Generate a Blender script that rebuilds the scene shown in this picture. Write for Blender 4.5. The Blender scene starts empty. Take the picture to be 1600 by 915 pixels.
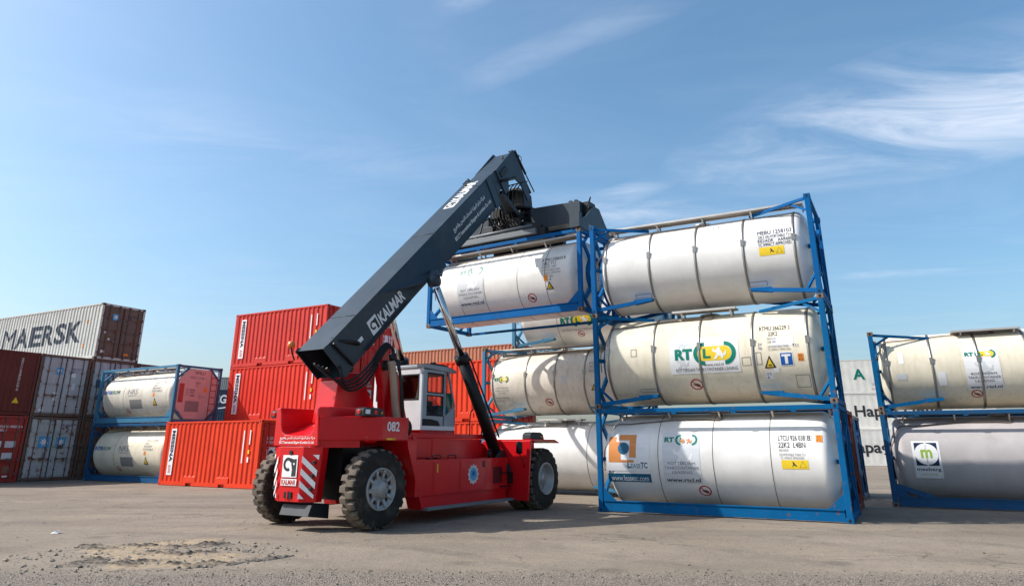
import bpy, bmesh, math, random
from mathutils import Vector, Matrix
PI = math.pi
R = math.radians
random.seed(7)
SC = bpy.context.scene
COL = SC.collection

# ------------------------------------------------------------------ camera
cam_d = bpy.data.cameras.new('camera')
cam = bpy.data.objects.new('camera', cam_d)
COL.objects.link(cam)
cam_d.sensor_width = 36.0
cam_d.lens = 36.0 * 1082.81 / 1600.0
cam_d.shift_y = -106.766 / 1600.0
cam_d.clip_start = 0.1
cam_d.clip_end = 6000.0
pitch, roll = 0.306931, 0.001272
cp, sp = math.cos(pitch), math.sin(pitch)
fw, up, rt = Vector((0, cp, sp)), Vector((0, -sp, cp)), Vector((1, 0, 0))
r2 = rt * math.cos(roll) + up * math.sin(roll)
u2 = up * math.cos(roll) - rt * math.sin(roll)
m = Matrix.Identity(4)
for i in range(3):
    m[i][0], m[i][1], m[i][2] = r2[i], u2[i], -fw[i]
m[2][3] = 1.66439
cam.matrix_world = m
SC.camera = cam

# ------------------------------------------------------------------ light
SUN_EL = R(41.6)
TO_SUN_AZ = R(181.2)           # direction towards the sun, counter-clockwise from +x
sun_d = bpy.data.lights.new('sun', 'SUN')
sun_d.energy = 5.0
sun_d.angle = R(0.53)
sun_d.color = (1.0, 0.955, 0.88)
sun = bpy.data.objects.new('sun', sun_d)
COL.objects.link(sun)
sv = Vector((math.cos(TO_SUN_AZ) * math.cos(SUN_EL), math.sin(TO_SUN_AZ) * math.cos(SUN_EL), math.sin(SUN_EL)))
sun.rotation_euler = sv.to_track_quat('Z', 'Y').to_euler()
sun.location = (-40, 20, 60)
SC.view_settings.view_transform = 'Standard'
SC.view_settings.look = 'None'
SC.view_settings.exposure = 0.2
SC.view_settings.gamma = 1.0
SC.view_settings.use_curve_mapping = False
SC.cycles.max_bounces = 6
SC.cycles.diffuse_bounces = 3
SC.cycles.glossy_bounces = 3
SC.cycles.transmission_bounces = 4
SC.cycles.use_denoising = True

w = bpy.data.worlds.new('World')
SC.world = w
w.use_nodes = True
nt = w.node_tree
N, LK = nt.nodes, nt.links
bg = N['Background']
bg.inputs[1].default_value = 0.15
sky = N.new('ShaderNodeTexSky')
sky.sky_type = 'NISHITA'
sky.sun_disc = False
sky.sun_elevation = SUN_EL
sky.sun_rotation = PI / 2 - TO_SUN_AZ
sky.air_density = 1.1
sky.dust_density = 2.6
sky.ozone_density = 4.0
# cirrus: noise on the plane the view directions cut high above the yard
tc = N.new('ShaderNodeTexCoord')
sep = N.new('ShaderNodeSeparateXYZ'); LK.new(tc.outputs['Generated'], sep.inputs[0])
def wm(op, a, b=None, clamp=False):
    n = N.new('ShaderNodeMath'); n.operation = op; n.use_clamp = clamp
    for i, v in enumerate((a, b)):
        if v is None: continue
        if isinstance(v, (int, float)): n.inputs[i].default_value = v
        else: LK.new(v, n.inputs[i])
    return n.outputs[0]
zz = wm('MAXIMUM', sep.outputs[2], 0.03)
cx = wm('DIVIDE', sep.outputs[0], zz)
cy = wm('DIVIDE', sep.outputs[1], zz)
cmb = N.new('ShaderNodeCombineXYZ'); LK.new(cx, cmb.inputs[0]); LK.new(cy, cmb.inputs[1])
def cirrus(rot, sx, sy, scale, lo, hi, detail=9.0, seed=0.0, dist=1.2):
    mp = N.new('ShaderNodeMapping'); mp.inputs['Rotation'].default_value = (0, 0, rot)
    mp.inputs['Scale'].default_value = (sx, sy, 1); mp.inputs['Location'].default_value = (seed, seed * .7, seed)
    LK.new(cmb.outputs[0], mp.inputs[0])
    no = N.new('ShaderNodeTexNoise'); no.inputs['Scale'].default_value = scale
    no.inputs['Detail'].default_value = detail; no.inputs['Roughness'].default_value = 0.62
    no.inputs['Distortion'].default_value = dist
    LK.new(mp.outputs[0], no.inputs[0])
    mr = N.new('ShaderNodeMapRange'); mr.inputs[1].default_value = lo; mr.inputs[2].default_value = hi
    mr.interpolation_type = 'SMOOTHSTEP'
    LK.new(no.outputs[0], mr.inputs[0])
    return mr.outputs[0]
def blob(x0, y0, rot, rx, ry):
    dx, dy = wm('SUBTRACT', cx, x0), wm('SUBTRACT', cy, y0)
    c, s = math.cos(rot), math.sin(rot)
    a = wm('DIVIDE', wm('ADD', wm('MULTIPLY', dx, c), wm('MULTIPLY', dy, s)), rx)
    b = wm('DIVIDE', wm('SUBTRACT', wm('MULTIPLY', dy, c), wm('MULTIPLY', dx, s)), ry)
    d = wm('ADD', wm('MULTIPLY', a, a), wm('MULTIPLY', b, b))
    return wm('SUBTRACT', 1.0, wm('SQRT', d), True)
CLOUDS = []
# each bank of cirrus: place on the cloud plane, direction, length, width, weight
BANKS = [(1.46, 1.98, R(-38), 1.05, .60, 1.05, R(-50)), (0.02, 1.68, R(-42), .30, .08, .22, R(-42)), (0.30, 1.44, R(-42), .26, .09, .28, R(-42)), (.46, 2.75, R(-50), .30, .12, .6, R(-50)), (-.11, 1.40, R(-30), .1, .05, .8, R(-30)), (2.3, 4.15, R(-15), .5, .12, .6, R(-15)),
         (0.55, 3.0, R(10), .6, .35, .55, R(15)), (-0.9, 2.2, R(20), .9, .35, .25, R(20)), 
         ]
acc = None
for i, (x0, y0, rr, rx, ry, wt, nr) in enumerate(BANKS):
    nse = cirrus(nr * 1.0, 1.0, 2.2, 1.5, .30, .85, seed=3.1 * i, dist=.7)
    b = wm('MULTIPLY', wm('MULTIPLY', wm('POWER', blob(x0, y0, rr, rx, ry), 0.75), nse), wt)
    acc = b if acc is None else wm('ADD', acc, b)
veil = wm('MULTIPLY', cirrus(R(35), 1.0, 1.8, .8, .35, .9, seed=11.0), .10)
acc = wm('ADD', acc, veil)
acc = wm('MINIMUM', acc, .8)
mix = N.new('ShaderNodeMix'); mix.data_type = 'RGBA'
mix.inputs[7].default_value = (5.6, 6.0, 6.8, 1)
hsv = N.new('ShaderNodeHueSaturation'); hsv.inputs['Saturation'].default_value = 1.10; hsv.inputs['Hue'].default_value = 0.489; hsv.inputs['Value'].default_value = 1.13
LK.new(sky.outputs[0], hsv.inputs['Color'])
LK.new(acc, mix.inputs[0]); LK.new(hsv.outputs[0], mix.inputs[6])
LK.new(mix.outputs[2], bg.inputs[0])

# ------------------------------------------------------------------ materials
MAT = {}
def new_mat(name):
    mt = bpy.data.materials.new(name); mt.use_nodes = True
    return mt, mt.node_tree, mt.node_tree.nodes['Principled BSDF']
def paint(name, col, rough=.45, dirt=.25, dirtcol=(.10, .08, .06), rust=0.0, metal=0.0, bump=.0, spec=.3, coat=0., streak=0., scale=1.0):
    """painted or bare surface: mottled tone, grime, optional rust patches and vertical run-off streaks"""
    if name in MAT: return MAT[name]
    mt, t, p = new_mat(name)
    n, l = t.nodes, t.links
    tcn = n.new('ShaderNodeTexCoord'); oi = n.new('ShaderNodeObjectInfo')
    ad = n.new('ShaderNodeVectorMath'); ad.operation = 'ADD'
    sc = n.new('ShaderNodeVectorMath'); sc.operation = 'SCALE'; sc.inputs['Scale'].default_value = 1.0
    cb = n.new('ShaderNodeCombineXYZ')
    mu = n.new('ShaderNodeMath'); mu.operation = 'MULTIPLY'; mu.inputs[1].default_value = 37.0
    l.new(oi.outputs['Random'], mu.inputs[0]); l.new(mu.outputs[0], cb.inputs[0]); l.new(mu.outputs[0], cb.inputs[2])
    l.new(tcn.outputs['Object'], ad.inputs[0]); l.new(cb.outputs[0], ad.inputs[1])
    def noise(s, det, rgh, vec=None, sxyz=None):
        v = ad.outputs[0]
        if sxyz:
            mp = n.new('ShaderNodeMapping'); mp.inputs['Scale'].default_value = sxyz; l.new(v, mp.inputs[0]); v = mp.outputs[0]
        no = n.new('ShaderNodeTexNoise'); no.inputs['Scale'].default_value = s; no.inputs['Detail'].default_value = det
        no.inputs['Roughness'].default_value = rgh; l.new(v, no.inputs[0]); return no.outputs[0]
    def ramp(src, lo, hi):
        r = n.new('ShaderNodeMapRange'); r.inputs[1].default_value = lo; r.inputs[2].default_value = hi
        l.new(src, r.inputs[0]); return r.outputs[0]
    def mixc(fac, a, b, mode='MIX', k=1.0):
        x = n.new('ShaderNodeMix'); x.data_type = 'RGBA'; x.blend_type = mode
        if k != 1.0:
            q = n.new('ShaderNodeMath'); q.operation = 'MULTIPLY'; q.inputs[1].default_value = k; l.new(fac, q.inputs[0]); fac = q.outputs[0]
        l.new(fac, x.inputs[0])
        for i, c in ((6, a), (7, b)):
            if isinstance(c, tuple): x.inputs[i].default_value = (*c, 1)
            else: l.new(c, x.inputs[i])
        return x.outputs[2]
    c = mixc(ramp(noise(1.1 * scale, 4, .6), .3, .7), tuple(v * .86 for v in col), tuple(min(1, v * 1.07) for v in col))
    if dirt > 0:
        c = mixc(ramp(noise(2.3 * scale, 8, .68), .5, .82), c, dirtcol, k=dirt)
    if streak > 0:
        c = mixc(ramp(noise(9.0 * scale, 6, .65, sxyz=(1, 1, .07)), .5, .8), c, dirtcol, k=streak)
    rr = None
    if rust > 0:
        a_ = ramp(noise(3.6 * scale, 9, .72), .66 - rust * .22, .72 - rust * .2)
        tone = mixc(noise(14, 5, .6), (.09, .035, .016), (.24, .10, .045))
        c = mixc(a_, c, tone); rr = a_
    l.new(c, p.inputs['Base Color'])
    r0 = n.new('ShaderNodeMapRange'); r0.inputs[3].default_value = max(.03, rough - .1); r0.inputs[4].default_value = min(1, rough + .16)
    l.new(noise(4.5 * scale, 6, .6), r0.inputs[0]); l.new(r0.outputs[0], p.inputs['Roughness'])
    p.inputs['Metallic'].default_value = metal
    p.inputs['Specular IOR Level'].default_value = spec
    p.inputs['Coat Weight'].default_value = coat
    p.inputs['Coat Roughness'].default_value = .12
    if bump > 0:
        bp = n.new('ShaderNodeBump'); bp.inputs['Strength'].default_value = bump; bp.inputs['Distance'].default_value = .02
        l.new(noise(3.0 * scale, 7, .6), bp.inputs['Height']); l.new(bp.outputs[0], p.inputs['Normal'])
    MAT[name] = mt
    return mt
def flatm(name, col, rough=.6, metal=0.):
    if name in MAT: return MAT[name]
    mt, t, p = new_mat(name)
    no = t.nodes.new('ShaderNodeTexNoise'); no.inputs['Scale'].default_value = 7; no.inputs['Detail'].default_value = 6
    mr = t.nodes.new('ShaderNodeMapRange'); mr.inputs[3].default_value = .82; mr.inputs[4].default_value = 1.1
    t.links.new(no.outputs[0], mr.inputs[0])
    mx = t.nodes.new('ShaderNodeVectorMath'); mx.operation = 'SCALE'; mx.inputs[0].default_value = col
    t.links.new(mr.outputs[0], mx.inputs['Scale']); t.links.new(mx.outputs[0], p.inputs['Base Color'])
    p.inputs['Roughness'].default_value = rough; p.inputs['Metallic'].default_value = metal; p.inputs['Specular IOR Level'].default_value = .25 if rough > .3 else .5
    MAT[name] = mt
    return mt
def glass(name, col=(.80, .85, .83)):
    mt, t, p = new_mat(name)
    p.inputs['Base Color'].default_value = (*col, 1); p.inputs['Roughness'].default_value = .04
    n, l = t.nodes, t.links
    tr = n.new('ShaderNodeBsdfTransparent'); tr.inputs[0].default_value = col + (1,)
    gl = n.new('ShaderNodeBsdfGlossy'); gl.inputs['Roughness'].default_value = .03
    lw = n.new('ShaderNodeLayerWeight'); pw = n.new('ShaderNodeMath'); pw.operation = 'POWER'; pw.inputs[1].default_value = 4.0; l.new(lw.outputs['Facing'], pw.inputs[0]); fr = n.new('ShaderNodeMath'); fr.operation = 'MULTIPLY_ADD'; fr.inputs[1].default_value = .8; fr.inputs[2].default_value = .06; l.new(pw.outputs[0], fr.inputs[0])
    ms = n.new('ShaderNodeMixShader'); l.new(fr.outputs[0], ms.inputs[0]); l.new(tr.outputs[0], ms.inputs[1]); l.new(gl.outputs[0], ms.inputs[2])
    l.new(ms.outputs[0], n['Material Output'].inputs[0])
    return mt

BLUE = paint('blue_frame_paint', (.0005, .105, .27), .62, .12, (.01, .04, .08), rust=.30, streak=.2, spec=.1, scale=1.6)
BLUE2 = paint('bright_blue_frame_paint', (.0005, .10, .30), .62, .10, (.01, .04, .08), rust=.22, spec=.1, scale=1.6)
NAVY = paint('navy_frame_paint', (.004, .075, .19), .5, .35, (.08, .06, .05), rust=.15)
STEELBLUE = paint('faded_blue_frame_paint', (.035, .17, .30), .5, .35, (.16, .14, .12), rust=.15, streak=.25)
REDFR = paint('red_frame_paint', (.20, .035, .025), .5, .35, (.06, .04, .03), rust=.3)
TWHITE = paint('white_tank_cladding', (.74, .725, .695), .40, .07, (.45, .38, .29), bump=.06, streak=.07, spec=.4)
TWHITE2 = paint('cream_tank_cladding', (.76, .69, .54), .42, .3, (.38, .30, .19), bump=.16, streak=.38, spec=.35)
TWHITE3 = paint('weathered_tank_cladding', (.70, .65, .56), .42, .45, (.30, .23, .16), bump=.14, streak=.45)
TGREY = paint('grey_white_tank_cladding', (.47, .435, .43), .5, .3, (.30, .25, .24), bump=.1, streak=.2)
PINK = paint('salmon_end_cladding', (.62, .47, .43), .5, .15, (.3, .15, .12), streak=.1)
BAND = paint('dull_steel_band', (.30, .29, .27), .38, .4, (.08, .06, .05), metal=.7)
SEAM = flatm('cladding_seam', (.16, .14, .11), .7)
CAST = paint('worn_casting_steel', (.20, .15, .11), .6, .4, (.10, .05, .03), rust=.6, scale=3)
ALU = paint('walkway_aluminium', (.52, .50, .47), .45, .4, (.25, .18, .12), metal=.5)
TAN = paint('walkway_tread', (.50, .42, .34), .6, .35, (.2, .14, .1))
BLK = flatm('black_rubber_and_holes', (.015, .015, .016), .55)
PIPE = flatm('brown_pipe', (.16, .11, .08), .5)
INK = flatm('black_lettering', (.035, .035, .04), .5)
GREYINK = flatm('faded_grey_lettering', (.22, .22, .24), .6)
BLUEINK = flatm('blue_lettering', (.03, .035, .16), .5)
WHT = flatm('white_decal', (.78, .78, .78), .4)
GREYDEC = flatm('pale_grey_decal', (.60, .62, .64), .45)
GREEN = flatm('green_logo_ink', (.0, .19, .13), .45)
YEL = flatm('yellow_decal', (.80, .56, .03), .45)
ORG = flatm('orange_decal', (.80, .26, .03), .45)
ORG2 = flatm('copper_orange_decal', (.66, .25, .07), .45)
REDD = flatm('red_decal', (.45, .03, .03), .45)
TBLUE = flatm('signal_blue_decal', (.01, .10, .38), .45)
PETROL = flatm('petrol_blue_decal', (.01, .11, .20), .45)
TEAL = flatm('teal_decal', (.01, .25, .36), .45)
LIGHTBL = flatm('sky_blue_decal', (.08, .36, .62), .45)
LIME = flatm('lime_decal', (.28, .42, .05), .45)
DNAVY = flatm('dark_navy_decal', (.012, .022, .07), .45)
PLATE = flatm('grey_plate', (.26, .25, .24), .55)
MRED = paint('bright_red_container_paint', (.64, .030, .012), .55, .1, (.30, .03, .015), rust=.0, streak=.12)
MRED2 = paint('orange_red_container_paint', (.70, .046, .013), .55, .08, (.40, .04, .015), streak=.1, spec=.2)
MRED3 = paint('crimson_red_container_paint', (.56, .028, .018), .5, .15, (.25, .02, .01), streak=.12)
DRED = paint('dark_maroon_container_paint', (.135, .025, .018), .55, .2, (.06, .02, .015), streak=.2, rust=.04)
HRED = paint('dull_red_door_paint', (.36, .040, .030), .55, .2, (.15, .04, .03), streak=.25, rust=.04)
MGREY = paint('maersk_grey_paint', (.46, .465, .475), .55, .25, (.18, .14, .12), rust=.15, streak=.3)
MGREYR = paint('rust_bitten_grey_paint', (.47, .50, .49), .55, .3, (.18, .13, .10), rust=.50, streak=.4)
MSIDE = paint('pale_grey_side_paint', (.54, .53, .485), .55, .3, (.30, .24, .16), rust=.04, streak=.3)
MDOOR = paint('brown_rust_door_paint', (.17, .11, .085), .6, .4, (.10, .055, .035), rust=.55, streak=.4)
BROWN = paint('rusty_orange_container_paint', (.44, .155, .085), .6, .25, (.22, .08, .04), streak=.2)
RUSTFR = paint('rusty_frame_steel', (.15, .11, .09), .65, .4, (.08, .05, .03), rust=.75)
REEF = paint('white_reefer_paint', (.80, .77, .70), .5, .2, (.36, .30, .22), streak=.2)
DKBLUE = paint('dark_blue_container_paint', (.015, .035, .075), .5, .2, (.05, .05, .05))
GRYC = paint('plain_grey_container_paint', (.26, .28, .27), .55, .25, (.14, .13, .11))
KRED = paint('machine_red_paint', (.60, .005, .010), .30, .07, (.16, .03, .02), spec=.3, coat=.2, streak=.12)
KBOOM = paint('boom_slate_paint', (.024, .040, .056), .36, .16, (.13, .14, .14), spec=.28, streak=.12)
KDARK = paint('dark_grey_steel', (.020, .026, .032), .45, .15, (.07, .06, .05))
KBLACK = paint('greasy_black_steel_and_hollows', (.009, .009, .010), .4, .12, (.06, .05, .04))
KGREY = paint('step_grey_steel', (.16, .18, .20), .45, .3, (.12, .1, .08))
CABW = paint('cab_rear_white', (.66, .68, .70), .35, .1, (.4, .36, .3))  # rear wall tone, paler than the cab frame and roof
CABG = paint('cab_shell_grey', (.30, .34, .38), .35, .12, (.2, .19, .17))
RUBBER = paint('dusty_tyre_rubber', (.022, .020, .018), .85, .6, (.15, .125, .10), scale=1.4)
TREAD = paint('dust_caked_tread', (.13, .105, .082), .9, .3, (.05, .04, .035), scale=1.4)
CHROME = paint('chromed_rod', (.70, .68, .65), .16, .1, (.3, .25, .2), metal=1.0)
RIM = paint('silver_rim_paint', (.36, .36, .36), .4, .3, (.15, .13, .11), metal=.3)
GLASS = glass('cab_glass'); GLASSD = glass('darkened_glass', (.10, .13, .12))  # rear pane coloured dark to read as an unlit interior
LAMPR = flatm('red_lens', (.65, .03, .02), .2)
LAMPA = flatm('amber_lens', (.75, .20, .03), .25)
LAMPW = flatm('clear_lens', (.75, .75, .75), .2)
TEALF = flatm('green_fabric', (.02, .22, .17), .7)

# ------------------------------------------------------------------ mesh helpers
class MB:
    def __init__(s): s.v = []; s.f = []; s.mi = []; s.m = 0; s.sm = []
    def add(s, vs, fs, smooth=False):
        o = len(s.v); s.v += [tuple(x) for x in vs]
        for f in fs: s.f.append([i + o for i in f]); s.mi.append(s.m); s.sm.append(smooth)
    def box(s, x0, x1, y0, y1, z0, z1, ch=0.):
        if ch <= 0:
            s.add([(x0,y0,z0),(x1,y0,z0),(x1,y1,z0),(x0,y1,z0),(x0,y0,z1),(x1,y0,z1),(x1,y1,z1),(x0,y1,z1)],
                  [(0,3,2,1),(4,5,6,7),(0,1,5,4),(1,2,6,5),(2,3,7,6),(3,0,4,7)])
        else:
            bm = bmesh.new(); bmesh.ops.create_cube(bm, size=1)
            for v in bm.verts: v.co = Vector(((x0+x1)/2 + v.co.x*(x1-x0), (y0+y1)/2 + v.co.y*(y1-y0), (z0+z1)/2 + v.co.z*(z1-z0)))
            bmesh.ops.bevel(bm, geom=bm.edges[:], offset=ch, segments=2, profile=.5, affect='EDGES')
            s.frombm(bm)
    def frombm(s, bm, smooth=False):
        bm.verts.index_update(); s.add([v.co[:] for v in bm.verts], [[v.index for v in f.verts] for f in bm.faces], smooth); bm.free()
    def bar(s, p, q, w, h=None, upv=(0, 0, 1)):
        h = h or w; p, q = Vector(p), Vector(q); d = (q - p).normalized(); u = Vector(upv)
        if abs(d.dot(u)) > .98: u = Vector((0, 1, 0))
        a = d.cross(u).normalized(); b = a.cross(d).normalized(); vs = []
        for c in (p, q):
            for i, j in ((-1,-1),(1,-1),(1,1),(-1,1)): vs.append(c + a*(i*w/2) + b*(j*h/2))
        s.add(vs, [(0,3,2,1),(4,5,6,7),(0,1,5,4),(1,2,6,5),(2,3,7,6),(3,0,4,7)])
    def tube(s, pts, r, n=10, cap=True, smooth=True):
        pts = [Vector(p) for p in pts]; rings = []; a = None
        for i, p in enumerate(pts):
            d = (pts[min(i+1, len(pts)-1)] - pts[max(i-1, 0)]).normalized()
            if a is None:
                a = d.cross(Vector((0,0,1)));
                if a.length < .1: a = d.cross(Vector((1,0,0)))
                a.normalize()
            else: a = (a - d * a.dot(d)).normalized()
            b = d.cross(a); rr = r[i] if isinstance(r, (list, tuple)) else r
            rings.append([p + a*(rr*math.cos(2*PI*k/n)) + b*(rr*math.sin(2*PI*k/n)) for k in range(n)])
        o = len(s.v); s.v += [tuple(v) for rg in rings for v in rg]
        for i in range(len(rings)-1):
            for k in range(n):
                s.f.append([o+i*n+k, o+i*n+(k+1)%n, o+(i+1)*n+(k+1)%n, o+(i+1)*n+k]); s.mi.append(s.m); s.sm.append(smooth)
        if cap:
            for base, rev in ((o, True), (o+(len(rings)-1)*n, False)):
                f = [base+k for k in range(n)]; s.f.append(f[::-1] if rev else f); s.mi.append(s.m); s.sm.append(False)
    def lathe(s, prof, c, axis, n=48, smooth=True, rfun=None, arc=None):
        """prof: (along, radius) pairs round axis through c"""
        c = Vector(c); ax = Vector(axis).normalized()
        a = ax.cross(Vector((0,0,1)));
        if a.length < .1: a = Vector((1,0,0))
        a.normalize(); b = ax.cross(a)
        o = len(s.v); P = len(prof)
        for k in range(n):
            th = 2*PI*k/n
            for j, (t, r) in enumerate(prof):
                if rfun: r = rfun(j, k, r)
                s.v.append(tuple(c + ax*t + a*(r*math.cos(th)) + b*(r*math.sin(th))))
        for k in range(n):
            for j in range(P-1):
                s.f.append([o+k*P+j, o+k*P+j+1, o+((k+1)%n)*P+j+1, o+((k+1)%n)*P+j]); s.mi.append(s.m); s.sm.append(smooth)
    def prism(s, poly, fn, d0, d1, ch=0.):
        """poly 2-D points; fn(a, b, d) -> 3-D"""
        bm = bmesh.new()
        vs = [bm.verts.new(fn(a, b, d0)) for a, b in poly]
        f = bm.faces.new(vs)
        r = bmesh.ops.extrude_face_region(bm, geom=[f])
        delta = Vector(fn(0, 0, d1)) - Vector(fn(0, 0, d0))
        for e in r['geom']:
            if isinstance(e, bmesh.types.BMVert): e.co += delta
        bmesh.ops.recalc_face_normals(bm, faces=bm.faces[:])
        if ch > 0:
            bmesh.ops.bevel(bm, geom=[e for e in bm.edges if e.calc_face_angle(0) > .35], offset=ch, segments=2, profile=.5, affect='EDGES')
        s.frombm(bm)
    def build(s, name, mats, parent=None, auto=None):
        me = bpy.data.meshes.new(name)
        me.from_pydata(s.v, [], s.f)
        if not isinstance(mats, (list, tuple)): mats = [mats]
        for m_ in mats: me.materials.append(m_)
        for p_, mi, sm in zip(me.polygons, s.mi, s.sm): p_.material_index = min(mi, len(mats)-1); p_.use_smooth = sm
        me.update()
        o = bpy.data.objects.new(name, me); COL.objects.link(o)
        if parent: o.parent = parent
        return o
def empty(name, loc, rz, label, cat, group=None):
    o = bpy.data.objects.new(name, None); COL.objects.link(o); o.empty_display_size = .3
    o.location = loc; o.rotation_euler = (0, 0, rz)
    tag(o, label, cat, group); return o
def tag(o, label, cat, group=None):
    o['label'] = label; o['category'] = cat
    if group: o['group'] = group
    return o
def inst(me, name, parent, loc=(0,0,0), rz=0., mats=None, scale=None):
    o = bpy.data.objects.new(name, me); COL.objects.link(o); o.parent = parent; o.location = loc; o.rotation_euler = (0, 0, rz)
    if scale: o.scale = scale
    return o

# ------------------------------------------------------------------ lettering and decals
_tc = {}
def text_bm(txt, bold=0.):
    key = (txt, bold)
    if key not in _tc:
        cu = bpy.data.curves.new('t', 'FONT'); cu.body = txt; cu.fill_mode = 'FRONT'; cu.resolution_u = 3; cu.offset = bold
        ob = bpy.data.objects.new('t', cu); COL.objects.link(ob)
        dg = bpy.context.evaluated_depsgraph_get()
        me = bpy.data.meshes.new_from_object(ob.evaluated_get(dg))
        vs = [v.co.copy() for v in me.vertices]; fs = [tuple(p.vertices) for p in me.polygons]
        bpy.data.objects.remove(ob); bpy.data.curves.remove(cu); bpy.data.meshes.remove(me)
        _tc[key] = (vs, fs)
    return _tc[key]
class Decals:
    """fn(u, s, off) gives the point on the carrying surface; flat shapes are cut fine enough to follow a curve"""
    def __init__(s, parent, fn, step=None): s.p = parent; s.fn = fn; s.step = step; s.g = {}
    def _add(s, name, mat, bm, layer):
        if s.step:
            ss = [v.co.y for v in bm.verts]
            if ss:
                y = math.ceil(min(ss)/s.step)*s.step
                while y < max(ss):
                    bmesh.ops.bisect_plane(bm, geom=bm.verts[:]+bm.edges[:]+bm.faces[:], plane_co=(0, y, 0), plane_no=(0, 1, 0)); y += s.step
        d = s.g.setdefault(name, (MB(), []))
        if mat not in d[1]: d[1].append(mat)
        mb = d[0]; mb.m = d[1].index(mat)
        bm.verts.index_update()
        mb.add([s.fn(v.co.x, v.co.y, .004 + .003*layer) for v in bm.verts], [[v.index for v in f.verts] for f in bm.faces]); bm.free()
    def poly(s, name, mat, pts, layer=0):
        bm = bmesh.new(); f = bm.faces.new([bm.verts.new((a, b, 0)) for a, b in pts])
        bmesh.ops.triangulate(bm, faces=[f]); s._add(name, mat, bm, layer)
    def rect(s, name, mat, u0, u1, s0, s1, layer=0): s.poly(name, mat, [(u0,s0),(u1,s0),(u1,s1),(u0,s1)], layer)
    def ring(s, name, mat, u, v, r0, r1, a0=0, a1=360, n=28, layer=0, sx=1.):
        bm = bmesh.new(); pr = None
        for i in range(n+1):
            a = R(a0 + (a1-a0)*i/n); A = bm.verts.new((u+r0*sx*math.cos(a), v+r0*math.sin(a), 0)); B = bm.verts.new((u+r1*sx*math.cos(a), v+r1*math.sin(a), 0))
            if pr: bm.faces.new((pr[0], pr[1], B, A))
            pr = (A, B)
        s._add(name, mat, bm, layer)
    def disc(s, name, mat, u, v, r, layer=0, n=28, sx=1.):
        s.poly(name, mat, [(u+r*sx*math.cos(2*PI*i/n), v+r*math.sin(2*PI*i/n)) for i in range(n)], layer)
    def text(s, name, mat, txt, u0, u1, s0, s1, layer=1, rot=0., bold=.0, keep=False):
        vs, fs = text_bm(txt, bold)
        if not vs: return
        xs = [v.x for v in vs]; ys = [v.y for v in vs]; x0, x1, y0, y1 = min(xs), max(xs), min(ys), max(ys)
        bm = bmesh.new(); q = []
        for v in vs:
            a, b = (v.x-x0)/(x1-x0), (v.y-y0)/(y1-y0)
            if rot == -90: a, b = b, 1-a
            elif rot == 90: a, b = 1-b, a
            q.append(bm.verts.new((u0+a*(u1-u0), s0+b*(s1-s0), 0)))
        for f in fs:
            try: bm.faces.new([q[i] for i in f])
            except ValueError: pass
        s._add(name, mat, bm, layer)
    def nosmoke(s, u, v, r):
        s.ring('warning_sticker', REDD, u, v, r*.80, r, layer=0)
        s.poly('warning_sticker', INK, [(u-.55*r, v+.12*r), (u-.2*r, v+.05*r), (u+.05*r, v+.22*r), (u+.35*r, v+.05*r), (u+.6*r, v-.15*r), (u+.5*r, v-.35*r), (u+.1*r, v-.42*r), (u-.15*r, v-.2*r), (u-.5*r, v-.05*r)], 0)
        s.poly('warning_sticker', REDD, [(u-.62*r, v+.48*r), (u-.52*r, v+.60*r), (u+.62*r, v-.48*r), (u+.52*r, v-.60*r)], 1)
    def tri(s, u0, u1, v0, v1):
        um = (u0+u1)/2; g = (u1-u0)*.13
        s.poly('warning_sticker', INK, [(u0, v0), (u1, v0), (um, v1)], 0)
        s.poly('warning_sticker', YEL, [(u0+g*1.6, v0+g*.9), (u1-g*1.6, v0+g*.9), (um, v1-g*1.9)], 1)
        s.rect('warning_sticker', INK, um-g*1.1, um+g*1.1, v0+g*1.7, v0+g*2.5, 2)
    def rtcl(s, u0, u1, v0, v1, yellow=True):
        """RT, an open C, an L and a closing arc round a yellow band with a white rampant beast"""
        W_, H_ = u1-u0, v1-v0; vm = (v0+v1)/2
        s.text('logo', GREEN, 'RT', u0, u0+W_*.29, vm-H_*.23, vm+H_*.25, 2, bold=.055)
        r = H_*.5; cl = u0+W_*.455; cr = u1-r*1.05
        if yellow:
            pts = [(cl+r*.62*math.cos(R(a)), vm+r*.62*math.sin(R(a))) for a in range(90, 271, 15)] + [(cr+r*.62*math.cos(R(a)), vm+r*.62*math.sin(R(a))) for a in range(-90, 91, 15)]
            s.poly('logo', YEL, pts[::-1], 1)
        s.ring('logo', GREEN, cl+.04*W_, vm, r*.66, r, 92, 268, layer=2)
        s.ring('logo', GREEN, cr, vm, r*.66, r, -88, 88, layer=2)
        s.text('logo', GREEN, 'L', cl+.01*W_, cl+.13*W_, vm-H_*.2, vm+H_*.22, 3, bold=.035)
        if yellow:
            bx, k = (cl+cr)/2+.08*W_, H_*.27
            B = [(-.9,.5),(-.7,.9),(-.55,.5),(-.3,.45),(-.1,.8),(.15,1.0),(.35,.85),(.35,.5),(.6,.2),(.7,-.1),(1.0,-.1),(1.15,.35),(1.3,.3),(1.2,-.35),(.8,-.45),(.75,-.9),(.45,-.9),(.4,-.5),(0,-.4),(-.3,-.9),(-.8,-.95),(-.45,-.5),(-.2,-.1),(-.45,.15),(-.75,.2)]
            s.poly('logo', WHT, [(bx+a*k, vm+b*k) for a, b in B], 2)
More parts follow.
